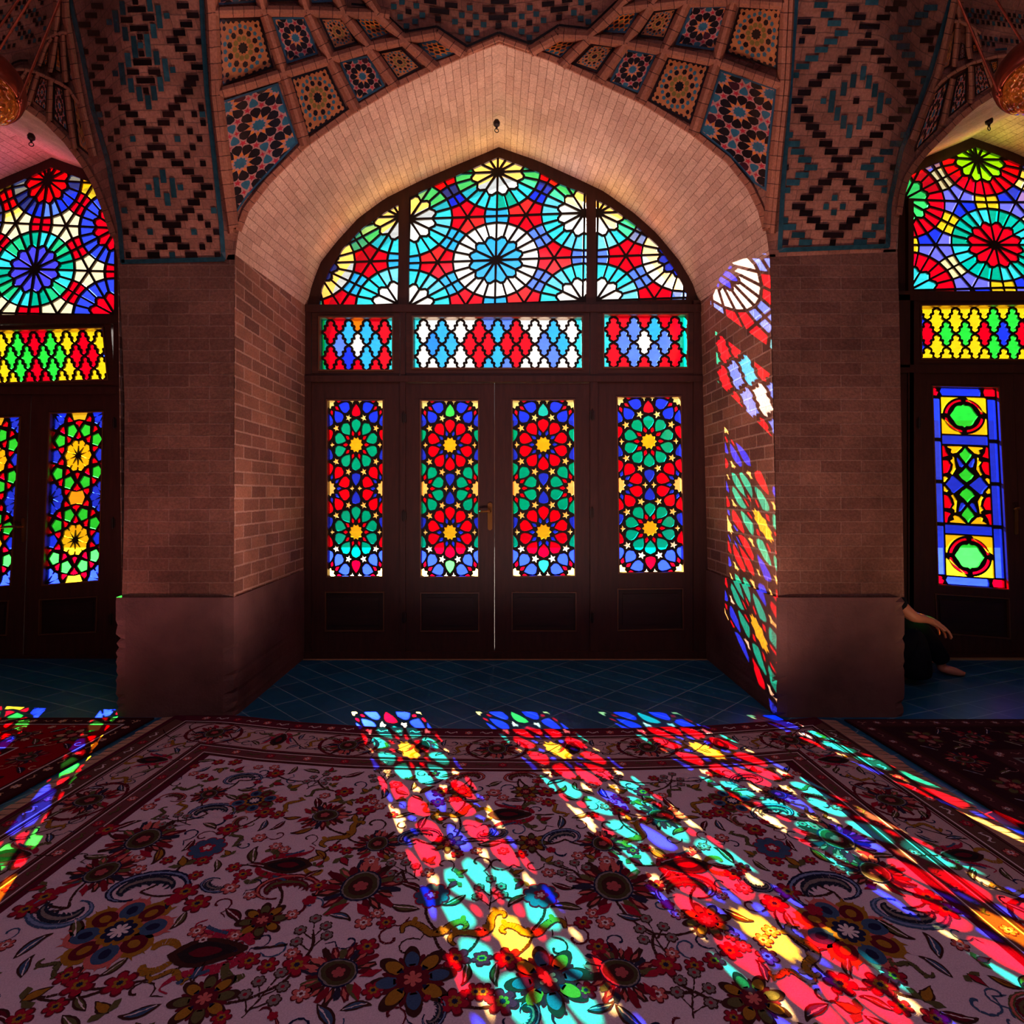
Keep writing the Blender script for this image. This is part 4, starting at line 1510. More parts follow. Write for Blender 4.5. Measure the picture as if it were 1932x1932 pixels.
big = c2_([(1445, 453), (1812, 575), (1760, 1000), (1745, 1245), (1660, 1190), (1500, 1010), (1313, 862)])
mosaic_panel(big, 'star', net2, TB, 21, star_aff(940 + 1570 / 3.45, 730 / 3.45, (-36, -66), (-58, 34)))
mb = MB()
for line in ([(1486, -60), (1483, 12), (1476, 158), (1462, 300), (1450, 430)], [(1163, 18), (1227, 11), (1296, 4), (1383, 2), (1482, 9)], [(1053, 68), (1111, 71), (1181, 82), (1254, 96), (1352, 117), (1475, 161)],
             [(1400, -60), (1383, 3), (1352, 117), (1308, 253)], [(1322, -40), (1296, 4), (1254, 96), (1208, 192)], [(1255, -30), (1227, 12), (1181, 81), (1130, 153)], [(1190, -10), (1163, 20), (1111, 71), (1058, 124)], [(1053, 68), (999, 98)], [(1495, -60), (1492, 20), (1485, 160), (1468, 320), (1457, 440)]):
    rib(mb, line, 11 if line[0][0] < 1490 else 7)
mb.build('brick_ribs', M['rib'], net2)

# ---- crown above the arch: zigzag border and scattered glazed squares -------------
crown = empty('trim_11')
tag(crown, 'brick crown above the arch point with a black zigzag and glazed squares', 'vault crown', None, 'structure')
z = lambda x, y: (700 + x / 4.025, y / 4.025)
mb = MB()
zz = [z(*p) for p in ((-150, 30), (0, 45), (50, 55), (255, 240), (500, 200), (730, 350), (970, 245), (1205, 330), (1425, 190), (1650, 215), (1865, 10), (1950, 0))]
for a, b in zip(zz, zz[1:]):
    strip(mb, [a, b], 2.3, .012, BLK, 8)
for x, y in ((235, 15), (173, 50), (345, 45), (222, 128), (390, 115), (335, 162), (270, 197), (638, 165), (690, 115), (750, 60), (797, 128), (855, 187), (687, 238), (800, 250), (738, 295), (1090, 187), (1145, 125), (1205, 60), (1255, 107), (1310, 155), (1145, 240), (1255, 222), (1202, 285), (1540, 97), (1592, 140), (1650, 165), (1700, 95), (1595, 20)):
    p = z(x, y)
    mb.face([V(p[0] + a, p[1] + b, .006) for a, b in ((-5.5, -5.3), (5.5, -5), (5.2, 5.3), (-5.2, 5))], TEA)
for (x, y, w) in ((285, 88, 45), (510, 142, 45), (747, 185, 45), (968, 195, 45), (1202, 175, 45), (1428, 130, 45), (1650, 60, 45), (450, 10, 95), (610, 40, 95), (520, 85, 150), (980, 10, 140), (895, 75, 95), (1055, 75, 95), (968, 135, 150), (1345, 30, 95), (1430, 70, 135), (1490, 0, 80)):
    p = z(x, y)
    t = -(x - 968) / 968 * .25
    hw = w / 4.025 / 2
    mb.face([V(p[0] + a, p[1] + b + a * t, .006) for a, b in ((-hw, -5), (hw, -5), (hw, 5), (-hw, 5))], BLK)
mb.build('glazed_squares_and_zigzag', M['glaze'], crown)
mb = MB()
for line in ([zz[2], zz[3]], [zz[3], zz[4]], [zz[4], zz[5]], [zz[5], zz[6]], [zz[6], zz[7]], [zz[7], zz[8]], [zz[8], zz[9]], [zz[9], zz[10]]):
    rib(mb, [(p[0], p[1] + 11) for p in line], 7, .03)
mb.build('brick_ribs', M['rib'], crown)

# ---- vault nets of the side bays --------------------------------------------------
c3_ = lambda pts: [(x / 6.44, y / 6.44) for x, y in pts]
c4_ = lambda pts: [(1720 + x / 6.66, y / 6.66) for x, y in pts]
net3 = empty('trim_12')
tag(net3, 'slender ribbed vault net with dark mosaics at the left edge above the left arch', 'vault net', None, 'structure')
for k, (q, kind) in enumerate((([(200, 852), (290, 862), (190, 1012), (130, 940)], 'hex'), ([(345, 885), (422, 898), (335, 1160), (262, 1150)], 'ring'), ([(490, 935), (580, 965), (560, 1350), (410, 1230)], 'star'), ([(650, 1015), (772, 1065), (832, 1620), (640, 1440)], 'star'), ([(872, 1115), (980, 1240), (1095, 1900), (945, 1780)], 'ring'),
                               ([(520, 690), (590, 600), (575, 800), (430, 770)], 'hex'), ([(690, 560), (720, 560), (745, 890), (665, 850)], 'hex'), ([(825, 520), (850, 560), (935, 1030), (845, 960)], 'star'))):
    p = c3_(q)
    mosaic_panel(p, kind, net3, BB, 40 + k, fit_star(p, 1.3) if kind == 'star' else p, .008)
mb = MB()
for l, hw in (([(130, 900), (190, 840), (330, 850), (440, 880), (590, 950), (740, 1020), (840, 1085), (900, 1180), (960, 1260)], 4), ([(320, 855), (190, 1060)], 5), ([(455, 890), (335, 1275)], 5.5), ([(615, 970), (595, 1465)], 6), ([(812, 1090), (850, 1450), (905, 1810)], 6),
              ([(625, 465), (560, 560), (475, 800)], 5), ([(685, 440), (640, 700), (610, 880)], 6), ([(765, 420), (775, 700), (800, 1000)], 6), ([(560, 480), (640, 430), (730, 400), (820, 400)], 5), ([(700, -60), (690, 150), (670, 420)], 8), ([(790, -60), (800, 200), (850, 480), (930, 1000), (1000, 1350), (1130, 1900)], 8)):
    rib(mb, c3_(l), hw, .04, 2)
mb.build('brick_ribs', M['rib'], net3)
random.seed(11)
mb = MB()
for i in range(9):
    for j in range(10):
        x, y = 15 + i * 62 + (31 if j % 2 else 0), 20 + j * 62 + i * -14
        if x > 640 or (i * 7 + j * 3) % 5 in (0, 3):
            continue
        p = (x / 6.44, y / 6.44)
        mb.face([V(p[0] + a, p[1] + b, .006) for a, b in ((-2.2, -3.4), (3.4, -4.4), (2.2, 3.4), (-3.4, 4.4))], BLK if (i + j) % 3 else TEA)
strip(mb, c3_([(30, 880), (200, 735), (340, 735)]), 2.2, .012, BLK)
mb.build('glazed_squares', M['glaze'], net3)
net4 = empty('trim_13')
tag(net4, 'slender ribbed vault net with dark mosaics at the right edge above the right arch', 'vault net', None, 'structure')
for k, (q, kind) in enumerate((([(490, 435), (548, 340), (482, 830), (365, 893)], 'ring'), ([(620, 530), (668, 560), (682, 722), (592, 753)], 'star'), ([(270, 1165), (472, 1000), (322, 1630), (35, 1905)], 'star'), ([(560, 962), (702, 868), (692, 1290), (468, 1472)], 'star'), ([(788, 822), (892, 805), (992, 1090), (798, 1212)], 'star'), ([(975, 765), (1085, 755), (1080, 860), (1030, 930)], 'hex'), ([(760, 560), (800, 540), (850, 650), (765, 665)], 'hex'))):
    p = c4_(q)
    mosaic_panel(p, kind, net4, BB, 60 + k, fit_star(p, 1.3) if kind == 'star' else p, .008)
mb = MB()
for l, hw in (([(285, 1135), (380, 1020), (480, 945), (600, 870), (740, 800), (900, 750), (1050, 710), (1200, 695)], 4), ([(585, 270), (565, 560), (535, 840)], 6), ([(720, 330), (715, 560), (735, 740)], 6), ([(800, 380), (870, 640)], 5), ([(520, 990), (450, 1300), (390, 1570)], 6), ([(745, 830), (755, 1100), (750, 1300)], 6), ([(915, 770), (1030, 1090)], 6), ([(540, 265), (640, 275), (760, 340), (870, 420)], 5), ([(560, -60), (470, 350), (340, 930), (180, 1330), (20, 1760)], 8), ([(620, -60), (600, 120), (600, 260)], 7)):
    rib(mb, c4_(l), hw, .04, 2)
mb.build('brick_ribs', M['rib'], net4)
mb = MB()
for i in range(12):
    for j in range(9):
        x, y = 700 + i * 66 + (33 if j % 2 else 0), -10 + j * 66 + i * 8
        if y > 560 or x > 1450 or x < 640 + y * .45 or (i * 5 + j * 3) % 5 in (0, 3):
            continue
        p = (1720 + x / 6.66, y / 6.66)
        mb.face([V(p[0] + a, p[1] + b, .006) for a, b in ((-3.4, -4.4), (2.2, -3.4), (3.4, 4.4), (-2.2, 3.4))], BLK if (i + j) % 3 else TEA)
strip(mb, c4_([(1050, 625), (1200, 615)]), 2.2, .012, TEA)
mb.build('glazed_squares', M['glaze'], net4)

# brick edging course where the vault meets the arches
mb = MB()
for line, hw in ((FR_L[:-1], 7), (FR_R[:-1], 7), (LB_R[:-1], 6), (RB_L[:-1], 6)):
    rib(mb, [(p[0], p[1] - 5) for p in line], hw, .012, 5)
trim(mb.build('trim_14', M['rib']), 'narrow brick edging course along the arch edges', 'brick edging')
# ================================================================== CARPETS
class Rug:
    """flat woven pattern: shapes stacked in thin layers on the pile, all in the carpet's own mesh"""

    def __init__(self, clip, z0):
        self.mb, self.clip, self.z0, self.n = MB(), clip, z0, 0
        self.rn = random.Random(77)

    def shape(self, pts, c, layer):
        if len(pts) < 3:
            return
        pts = ccw(pts)
        x = sum(p[0] for p in pts) / len(pts)
        y = sum(p[1] for p in pts) / len(pts)
        if not self.clip(x, y):
            return
        self.n += 1
        z = self.z0 + (layer + 1) * .00035 + (self.n % 7) * .00003
        if layer >= 2:          # knotted edges: break long edges up and let them wander by a knot
            q = []
            for i, p in enumerate(pts):
                o = pts[(i + 1) % len(pts)]
                d = math.hypot(o[0] - p[0], o[1] - p[1])
                m = min(6, int(d / .009) + 1)
                for t in range(m):
                    j = min(.0016, d * .12)
                    q.append((lerp(p[0], o[0], t / m) + self.rn.uniform(-j, j), lerp(p[1], o[1], t / m) + self.rn.uniform(-j, j)))
            pts = q
        self.mb.face([(p[0], p[1], z) for p in pts], c)

    def stroke(self, pts, w, c, layer):
        """ribbon; w is a width or a list of widths along it"""
        n = len(pts)
        if n < 2:
            return
        ws = w if isinstance(w, list) else [w] * n
        L, Rr = [], []
        for i, p in enumerate(pts):
            a, b = pts[max(i - 1, 0)], pts[min(i + 1, n - 1)]
            dx, dy = b[0] - a[0], b[1] - a[1]
            l = math.hypot(dx, dy) or 1
            L.append((p[0] - dy / l * ws[i] / 2, p[1] + dx / l * ws[i] / 2))
            Rr.append((p[0] + dy / l * ws[i] / 2, p[1] - dx / l * ws[i] / 2))
        for i in range(n - 1):
            self.shape([L[i], L[i + 1], Rr[i + 1], Rr[i]], c, layer)


NAVY, MAR, DRED, OLV, OCH, ROSE, SLATE, BRN, CRM, LBL, GRY = (rgb(34, 34, 62), rgb(92, 22, 36), rgb(150, 24, 48), rgb(88, 80, 50), rgb(150, 102, 36), rgb(190, 92, 88), rgb(58, 78, 110), rgb(62, 34, 32), rgb(216, 192, 196), rgb(112, 124, 160), rgb(120, 108, 106))
FIELD = rgb(204, 176, 190)


def motif(rug, kind, x, y, r, rot=0, flip=1, L=2, pal=None):
    """one woven motif of radius r (metres) turned by rot"""
    c, s = math.cos(rot), math.sin(rot)
    T = lambda u, v: (x + (u * c - v * s) * r * flip, y + (u * s + v * c) * r)
    poly = lambda pts, col_, l: rug.shape([T(*p) for p in pts], col_, l)
    sm = lambda pts: smooth_poly(list(pts) + [pts[0]], 2)[:-1]
    line = lambda pts, w, col_, l: rug.stroke([T(*p) for p in pts], [k * r for k in w] if isinstance(w, list) else w * r, col_, l)
    def scal(n, r0, r1, ph=0, m=6):
        o = []
        for k in range(n * m):
            t = 2 * PI * k / (n * m)
            o.append(((r0 + (r1 - r0) * abs(math.sin(n * t / 2 + ph)) ** .6) * math.cos(t), (r0 + (r1 - r0) * abs(math.sin(n * t / 2 + ph)) ** .6) * math.sin(t)))
        return o
    if kind == 'flower':
        a, b, d = pal or (DRED, NAVY, ROSE)
        n = 6
        poly(scal(n, .62, 1.0), MAR if a != NAVY else BRN, L)
        poly(scal(n, .5, .86), a, L + 1)
        poly(scal(n, .26, .42), d, L + 2)
        poly(scal(8, .12, .2), b, L + 3)
    elif kind == 'blue':
        poly(scal(9, .84, 1.0), DRED, L)
        poly(scal(9, .74, .92), SLATE, L + 1)
        poly(scal(5, .26, .42), DRED, L + 2)
        poly(scal(5, .1, .22), CRM, L + 3)
    elif kind == 'rosette8':
        a, b = pal or (OCH, ROSE)
        for k in range(8):
            t = PI / 4 * k
            ca, sa = math.cos(t), math.sin(t)
            q = lambda f, w: [(f[0] * ca - 0 * sa, f[0] * sa), ((f[0] + .25 * (f[1] - f[0])) * ca - w * sa, (f[0] + .25 * (f[1] - f[0])) * sa + w * ca), ((f[0] + .8 * (f[1] - f[0])) * ca - w * .9 * sa, (f[0] + .8 * (f[1] - f[0])) * sa + w * .9 * ca), (f[1] * ca, f[1] * sa), ((f[0] + .8 * (f[1] - f[0])) * ca + w * .9 * sa, (f[0] + .8 * (f[1] - f[0])) * sa - w * .9 * ca), ((f[0] + .25 * (f[1] - f[0])) * ca + w * sa, (f[0] + .25 * (f[1] - f[0])) * sa - w * ca)]
            poly(sm(q((.25, 1.08), .36)), a if k % 2 else b, L)
            poly(sm(q((.35, .95), .25)), MAR if k % 2 else SLATE, L + 1)
            poly(sm(q((.5, .8), .11)), a if k % 2 else NAVY, L + 2)
            for d in (-.5, 0, .5):
                tt = t + d * .42
                poly([(.92 * math.cos(tt - .06), .92 * math.sin(tt - .06)), (1.12 * math.cos(tt), 1.12 * math.sin(tt)), (.92 * math.cos(tt + .06), .92 * math.sin(tt + .06))], a if k % 2 else b, L)
        poly(scal(12, .34, .44), OCH, L + 2)
        poly(scal(8, .26, .34), NAVY, L + 3)
        poly(scal(8, .08, .22), CRM, L + 4)
    elif kind == 'daisy':
        for k in range(8):
            t = PI / 4 * k
            ca, sa = math.cos(t), math.sin(t)
            for f, c9, l9 in ((1.0, BRN, L), (.82, (pal or (SLATE, OCH))[k % 2], L + 1), (.42, NAVY if k % 2 else MAR, L + 2)):
                poly(sm([(.2 * ca, .2 * sa), (.5 * ca - .22 * f * sa, .5 * sa + .22 * f * ca), (.92 * f * ca - .20 * f * sa, .92 * f * sa + .20 * f * ca), (1.12 * f * ca, 1.12 * f * sa), (.92 * f * ca + .20 * f * sa, .92 * f * sa - .20 * f * ca), (.5 * ca + .22 * f * sa, .5 * sa - .22 * f * ca)]), c9, l9)
        for k in range(8):
            t = PI / 4 * k + PI / 8
            poly(sm([(.25 * math.cos(t), .25 * math.sin(t)), (.6 * math.cos(t - .2), .6 * math.sin(t - .2)), (.86 * math.cos(t), .86 * math.sin(t)), (.6 * math.cos(t + .2), .6 * math.sin(t + .2))]), MAR, L)
        poly(scal(8, .3, .42), MAR, L + 3)
        poly(scal(6, .1, .24), ROSE, L + 4)
    elif kind == 'palmette':
        # fan of ragged leaves round an oval heart
        random.seed(int(abs(x * 1000)) + int(y * 1000))
        for k in range(21):
            t = -PI * .35 + PI * 1.7 * k / 20
            rr = .78 + .22 * ((k * 7) % 3) / 2
            ca, sa = math.cos(t), math.sin(t)
            cc = (MAR, BRN, rgb(120, 24, 40), BRN, rgb(44, 40, 58), MAR, OLV)[k % 7]
            poly([(.34 * ca, .34 * sa), (.62 * ca - .14 * sa, .62 * sa + .14 * ca), (rr * ca - .05 * sa, rr * sa + .05 * ca), (rr * 1.02 * ca + .06 * sa, rr * 1.02 * sa - .06 * ca), (.66 * ca + .10 * sa, .66 * sa - .10 * ca)], cc, L)
            if k % 2:
                poly([(.5 * ca, .5 * sa), (.68 * ca - .05 * sa, .68 * sa + .05 * ca), (.86 * ca, .86 * sa), (.68 * ca + .05 * sa, .68 * sa - .05 * ca)], ROSE, L + 1)
        el = lambda a, b, oy=0: [(a * math.cos(2 * PI * k / 22), oy + b * math.sin(2 * PI * k / 22) * (1.15 if math.sin(2 * PI * k / 22) > 0 else .9)) for k in range(22)]
        poly(el(.44, .50), NAVY, L + 2)
        poly(el(.40, .46), GRY, L + 3)
        poly(el(.36, .42), rgb(70, 60, 40), L + 4)
        poly(el(.26, .31), BRN, L + 5)
        poly([(p[0] * .17, p[1] * .17 + .02) for p in scal(5, .7, 1.0)], rgb(160, 70, 74), L + 6)
        for sg in (1, -1):
            poly([(sg * .08, -.5), (sg * .34, -.62), (sg * .5, -.92), (sg * .2, -.8)], DRED, L + 2)
            poly([(sg * .05, .5), (sg * .2, .7), (sg * .12, 1.0), (sg * .02, .78)], ROSE, L + 2)
    elif kind == 'tulip':
        fl = ROSE if pal is None else pal
        for sg in (1, -1):
            P = [(sg * .10, .95), (sg * .34, .80), (sg * .50, .45), (sg * .52, .05), (sg * .62, -.35), (sg * .90, -.55), (sg * 1.02, -.30)]
            line(smooth_poly(P, 2), [.04 + .24 * math.sin(PI * min(1, k / 22 * 1.0 + .05)) for k in range(len(smooth_poly(P, 2)))], (rgb(160, 34, 62) if pal is None else fl), L)
            P = [(sg * .30, .55), (sg * .62, .62), (sg * .85, .85), (sg * .72, 1.05)]
            line(smooth_poly(P, 2), [.05 + .16 * math.sin(PI * k / 16) for k in range(len(smooth_poly(P, 2)))], OLV, L)
            P = [(sg * .16, -.55), (sg * .40, -.75), (sg * .42, -1.05), (sg * .20, -1.12)]
            line(smooth_poly(P, 2), [.05 + .16 * math.sin(PI * k / 16) for k in range(len(smooth_poly(P, 2)))], OCH, L)
            P = [(sg * .52, .30), (sg * .66, -.05), (sg * .80, -.22)]
            line(smooth_poly(P, 2), .09, SLATE, L + 1)
        poly(sm([(0, -.75), (.34, -.45), (.44, 0), (.28, .5), (0, 1.0), (-.28, .5), (-.44, 0), (-.34, -.45)]), BRN, L + 2)
        poly(sm([(0, -.55), (.26, -.32), (.32, 0), (.18, .4), (0, .75), (-.18, .4), (-.32, 0), (-.26, -.32)]), rgb(40, 30, 34), L + 3)
        poly(sm([(0, -.32), (.14, -.15), (.15, .1), (0, .45), (-.15, .1), (-.14, -.15)]), MAR, L + 4)
        line([(0, 1.0), (.02, 1.35), (-.02, 1.7)], .07, BRN, L)
    elif kind == 'hook':
        a = pal or NAVY
        inn = LBL if a in (NAVY, SLATE) else ROSE
        P = []
        for k in range(26):
            t = k / 25
            ang = -.75 + t * 5.3
            rr = 1.0 - .30 * t - .38 * max(0, t - .55) * 2
            P.append((rr * math.cos(ang) * 1.15, rr * math.sin(ang) * .85))
        line(P, [.07 + .15 * math.sin(PI * min(1, k / 25 * 1.1)) for k in range(26)], a, L)
        line(P[2:-3], [.03 + .05 * math.sin(PI * k / 20) for k in range(21)], inn, L + 1)
        Q = [(p[0] * .66 + .02, p[1] * .62) for p in P[3:21]]
        wq = [.05 + .30 * math.sin(PI * k / 17) for k in range(18)]
        line(Q, wq, MAR if inn == ROSE else rgb(38, 40, 56), L + 1)
        line(Q[2:-2], [w * .35 for w in wq][2:-2], GRY if inn == LBL else OLV, L + 2)
        for k in range(2, 17, 2):          # saw-toothed inner edge
            p, q2 = Q[k - 1], Q[k]
            nx, ny = -(q2[1] - p[1]), (q2[0] - p[0])
            l = math.hypot(nx, ny) or 1
            w = wq[k] * .45
            poly([(p[0] + nx / l * w, p[1] + ny / l * w), (p[0] + nx / l * (w + .12), p[1] + ny / l * (w + .12)), (q2[0] + nx / l * w, q2[1] + ny / l * w)], MAR if inn == ROSE else rgb(38, 40, 56), L + 1)
        T0 = P[0]
        line(smooth_poly([T0, (T0[0] + .05, T0[1] - .30), (T0[0] - .20, T0[1] - .52), (T0[0] - .42, T0[1] - .40)], 2), [.13, .12, .11, .10, .09, .09, .09, .1, .12, .13, .12, .1, .08, .05, .05, .05][:len(smooth_poly([T0, T0, T0, T0], 2))], a, L)
        poly([(p[0] * .22 + T0[0] + .10, p[1] * .22 + T0[1] + .08) for p in scal(5, .7, 1.0)], DRED, L + 2)
    elif kind == 'leaf':
        a = pal or OLV
        poly(sm([(0, -1), (.30, -.6), (.48, -.1), (.42, .4), (.05, .9), (-.25, 1.05), (-.12, .6), (-.24, 0), (-.2, -.55)]), BRN, L)
        poly(sm([(0, -.82), (.20, -.5), (.34, -.08), (.28, .34), (.0, .75), (-.03, .45), (-.13, 0), (-.10, -.5)]), a, L + 1)
        line([(0, -.8), (.04, -.3), (.06, .2), (.02, .7)], .07, CRM if a != OCH else MAR, L + 2)
    elif kind == 'curl':
        P = [((.15 + .085 * t) * math.cos(t * .52), (.15 + .085 * t) * math.sin(t * .52)) for t in range(11)]
        P += [(P[-1][0] + .02, P[-1][1] - .35), (P[-1][0] + .12, P[-1][1] - .7)]
        line(P, [.16, .17, .16, .15, .14, .13, .12, .12, .11, .11, .10, .09, .06], pal or BRN, L)
    elif kind == 'wave':
        P = smooth_poly([(-1.0, -.10), (-1.02, .22), (-.72, .34), (-.38, .10), (-.12, -.26), (.28, -.20), (.52, .12), (.85, .26), (1.05, .02), (.88, -.12)], 2)
        n = len(P)
        w = [.05 + .20 * math.sin(PI * k / (n - 1)) for k in range(n)]
        line(P, [k + .07 for k in w], BRN, L)
        line(P, w, pal or OCH, L + 1)
        for k in (n // 4, n // 2, 3 * n // 4):
            poly(sm([(P[k][0] - .10, P[k][1]), (P[k][0] - .02, P[k][1] + .30), (P[k][0] + .14, P[k][1] + .26), (P[k][0] + .10, P[k][1])]), pal or OCH, L + 1)
    elif kind == 'spray':
        line([(0, -1), (.05, -.3), (0, .2)], .05, BRN, L)
        for dx, dy in ((-.45, .25), (.42, .3), (0, .75), (-.5, -.3), (.5, -.2)):
            line([(0, dy - .5), (dx * .6, dy - .2), (dx, dy)], .045, BRN, L)
            poly([(dx + p[0] * .24, dy + p[1] * .24) for p in scal(6, .75, 1.0)], BRN, L + 1)
            poly([(dx + p[0] * .19, dy + p[1] * .19) for p in scal(6, .75, 1.0)], GRY, L + 2)
            poly([(dx + p[0] * .07, dy + p[1] * .07) for p in scal(6, .75, 1.0)], DRED, L + 3)
    elif kind == 'bud':
        poly([(0, -.5), (.32, -.2), (.36, .2), (0, 1), (-.36, .2), (-.32, -.2)], BRN, L)
        poly([(0, -.4), (.22, -.15), (.25, .2), (0, .8), (-.25, .2), (-.22, -.15)], pal or OCH, L + 1)
        for sg in (1, -1):
            poly([(0, -.4), (sg * .5, -.5), (sg * .9, -.1), (sg * .55, .1)], OLV, L + 1)
    elif kind == 'serrate':
        P = [(-1 + 2 * k / 16, .35 * (1 - (-1 + 2 * k / 16) ** 2)) for k in range(17)]
        line(P, [.03 + .20 * math.sin(PI * k / 16) for k in range(17)], MAR, L)
        for k in range(2, 16, 1):
            poly([(P[k][0] - .04, P[k][1] + .05), (P[k][0] + .01, P[k][1] + .20), (P[k][0] + .06, P[k][1] + .05)], BRN, L)


# ---- the large pale carpet ---------------------------------------------------
AX = -0.085                 # the woven design's mirror axis
far_edge = [G(*p) for p in ((336, 1350.5), (440, 1353), (560, 1366), (700, 1375), (860, 1379), (1000, 1380), (1160, 1378), (1320, 1374), (1467, 1363.5), (1540, 1357))]
near_y = -0.6
RX0, RX1 = -1.79, 1.60
z0 = 0.011


def edge_x(y, side):
    return (-1.775 - .06 * (3.16 - y)) if side < 0 else (1.575 + .07 * (3.1 - y))


def far_y(x):
    return interp(sorted(far_edge), x)


def in_main(x, y):
    return edge_x(y, -1) + .004 < x < edge_x(y, 1) - .004 and near_y < y < far_y(x) - .004


def rug_base(mb, outline, z, c):
    """pile top plus its edge down to the floor"""
    o = ccw(outline)
    mb.face([(x, y, z) for x, y in o], c)
    for i in range(len(o)):
        a, b = o[i], o[(i + 1) % len(o)]
        mb.face([(a[0], a[1], z), (a[0], a[1], .0015), (b[0], b[1], .0015), (b[0], b[1], z)], c)


rug = Rug(in_main, z0)
fe = [(x, far_y(x)) for x in [lerp(far_edge[0][0], far_edge[-1][0], k / 40) for k in range(41)]]
outline = [(edge_x(near_y, -1), near_y), (edge_x(near_y, 1), near_y)] + fe[::-1]
rug_base(rug.mb, outline, z0, rgb(84, 24, 44))


# borders follow the carpet's edges: u runs along the edge, d is the distance inwards
def border_pt(side, u, d):
    if side == 'far':
        return (u, far_y(u) - d)
    if side == 'left':
        return (edge_x(u, -1) + d * .92, u)
    return (edge_x(u, 1) - d * .92, u)


D0, D1, D2, D3 = .012, .115, .345, .445
for side, u0, u1, sx in (('far', -1.74, 1.58, 1), ('left', near_y, 3.1, 1), ('right', near_y, 3.05, 1)):
    n = 44
    def ribbon(d0, d1, c, layer):
        for k in range(n):
            a, b = lerp(u0, u1, k / n), lerp(u0, u1, (k + 1) / n)
            pts = []
            for u, d in ((a, d0), (b, d0), (b, d1), (a, d1)):
                # mitre against the neighbouring border
                if side == 'far':
                    lo, hi = edge_x(far_y(u) - d, -1) + d * .92, edge_x(far_y(u) - d, 1) - d * .92
                    uu = min(max(u, lo), hi)
                    pts.append(border_pt(side, uu, d))
                else:
                    xx = border_pt(side, u, d)[0]
                    uu = min(u, far_y(xx) - d)
                    pts.append(border_pt(side, uu, d))
            if abs(area(pts)) > 1e-7:
                rug.shape(pts, c, layer)
    GB = rgb(120, 52, 66)
    ribbon(D0, D1, rgb(92, 34, 48) if side == 'far' else rgb(96, 62, 56), 0)
    ribbon(D1, D2, rgb(186, 152, 156), 0)
    ribbon(D2, D3, rgb(104, 56, 60), 0)
    for d, w, c in ((D0 + .004, .008, BRN), (D1 - .022, .006, CRM), (D1 - .010, .012, BRN), (D1 + .006, .007, MAR), (D2 - .008, .008, MAR), (D2 + .005, .010, BRN), (D2 + .017, .005, CRM), (D3 - .018, .005, CRM), (D3 - .007, .012, BRN), (D3 + .002, .006, MAR)):
        ribbon(d, d + w, c, 1)
    L = u1 - u0
    for k in range(int(L / .086)):
        u = u0 + .05 + k * .086
        if side == 'far' and not (edge_x(3, -1) + .12 < u < edge_x(3, 1) - .1):
            continue
        if side != 'far' and u > 2.9:
            continue
        for d, r in (((D0 + D1 - .02) / 2, .024), ((D2 + D3) / 2, .022)):
            p = border_pt(side, u, d)
            if k % 2:
                motif(rug, 'flower', p[0], p[1], r, 0, 1, 2, (ROSE, MAR, CRM) if k % 4 == 1 else (DRED, NAVY, ROSE))
            else:
                motif(rug, 'wave', p[0], p[1], r * 1.2, 0 if side == 'far' else PI / 2, 1, 2, CRM if d < .2 else OLV)
    dm = (D1 + D2) / 2
    step = .345
    m = int(L / step) + 1
    for k in range(-m, m):
        if side == 'far':
            u = AX + k * step
            if not (edge_x(3, -1) + .30 < u < edge_x(3, 1) - .28):
                continue
        else:
            u = 2.62 - (k + m) * step
            if u < near_y or u > 2.7:
                continue
        p = border_pt(side, u, dm)
        rot = {'far': PI, 'left': PI / 2, 'right': -PI / 2}[side] + (PI if k % 2 else 0)
        motif(rug, 'palmette' if k % 2 == 0 else 'tulip', p[0], p[1], .105 if k % 2 == 0 else .085, rot, 1, 2)
        if k % 2 == 0:     # pale cartouche round the palmette
            for sg in (1, -1):
                q = [border_pt(side, u + sg * (.02 + .115 * math.sin(PI * t / 12)), dm + .11 * math.cos(PI * t / 12)) for t in range(13)]
                rug.stroke(q, [.006 + .012 * math.sin(PI * t / 12) for t in range(13)], MAR, 2)
        for sg, kind in ((.5, 'wave'), (.28, 'leaf'), (.72, 'leaf'), (.40, 'curl'), (.60, 'curl')):
            for dd in (-.055, .055) if kind != 'wave' else (0,):
                p2 = border_pt(side, u + step * sg, dm + dd)
                motif(rug, kind, p2[0], p2[1], .05 if kind == 'wave' else .036, rot + sg * 4 + dd * 20, 1 if dd > 0 else -1, 2, NAVY if kind == 'curl' else (SLATE if sg < .4 else None))
    # running vine
    q = [border_pt(side, lerp(u0, u1, t / 120), dm + .07 * math.sin(lerp(u0, u1, t / 120) / step * PI * 2)) for t in range(121)]
    rug.stroke(q, .006, BRN, 1)

# field ground
fld = []
for k in range(41):
    x = lerp(edge_x(2.6, -1) + D3, edge_x(2.6, 1) - D3, k / 40)
    fld.append((x, far_y(x) - D3 - .006))
flo = [(edge_x(near_y, -1) + D3 * .92 + .006, near_y + .01), (edge_x(near_y, 1) - D3 * .92 - .006, near_y + .01)] + fld[::-1]
rug.mb.face([(x, y, z0 + .0002) for x, y in ccw(flo)], FIELD)


def in_field(x, y, m=0.0):
    return edge_x(y, -1) + D3 * .92 + m < x < edge_x(y, 1) - D3 * .92 - m and y < far_y(x) - D3 - m


spots = []


def put(kind, px, py, r, rot=0, pal=None, mirror=True, flip=1):
    x, y = G(px, py)
    for sg in ((1, -1) if mirror else (1,)):
        xx = x if sg > 0 else 2 * AX - x
        if in_field(xx, y, r * .35) and not any(math.hypot(xx - a, y - b) < (r + c) * .62 for a, b, c in spots):
            spots.append((xx, y, r))
            motif(rug, kind, xx, y, r, rot if sg > 0 else -rot, flip * sg, 3, pal)


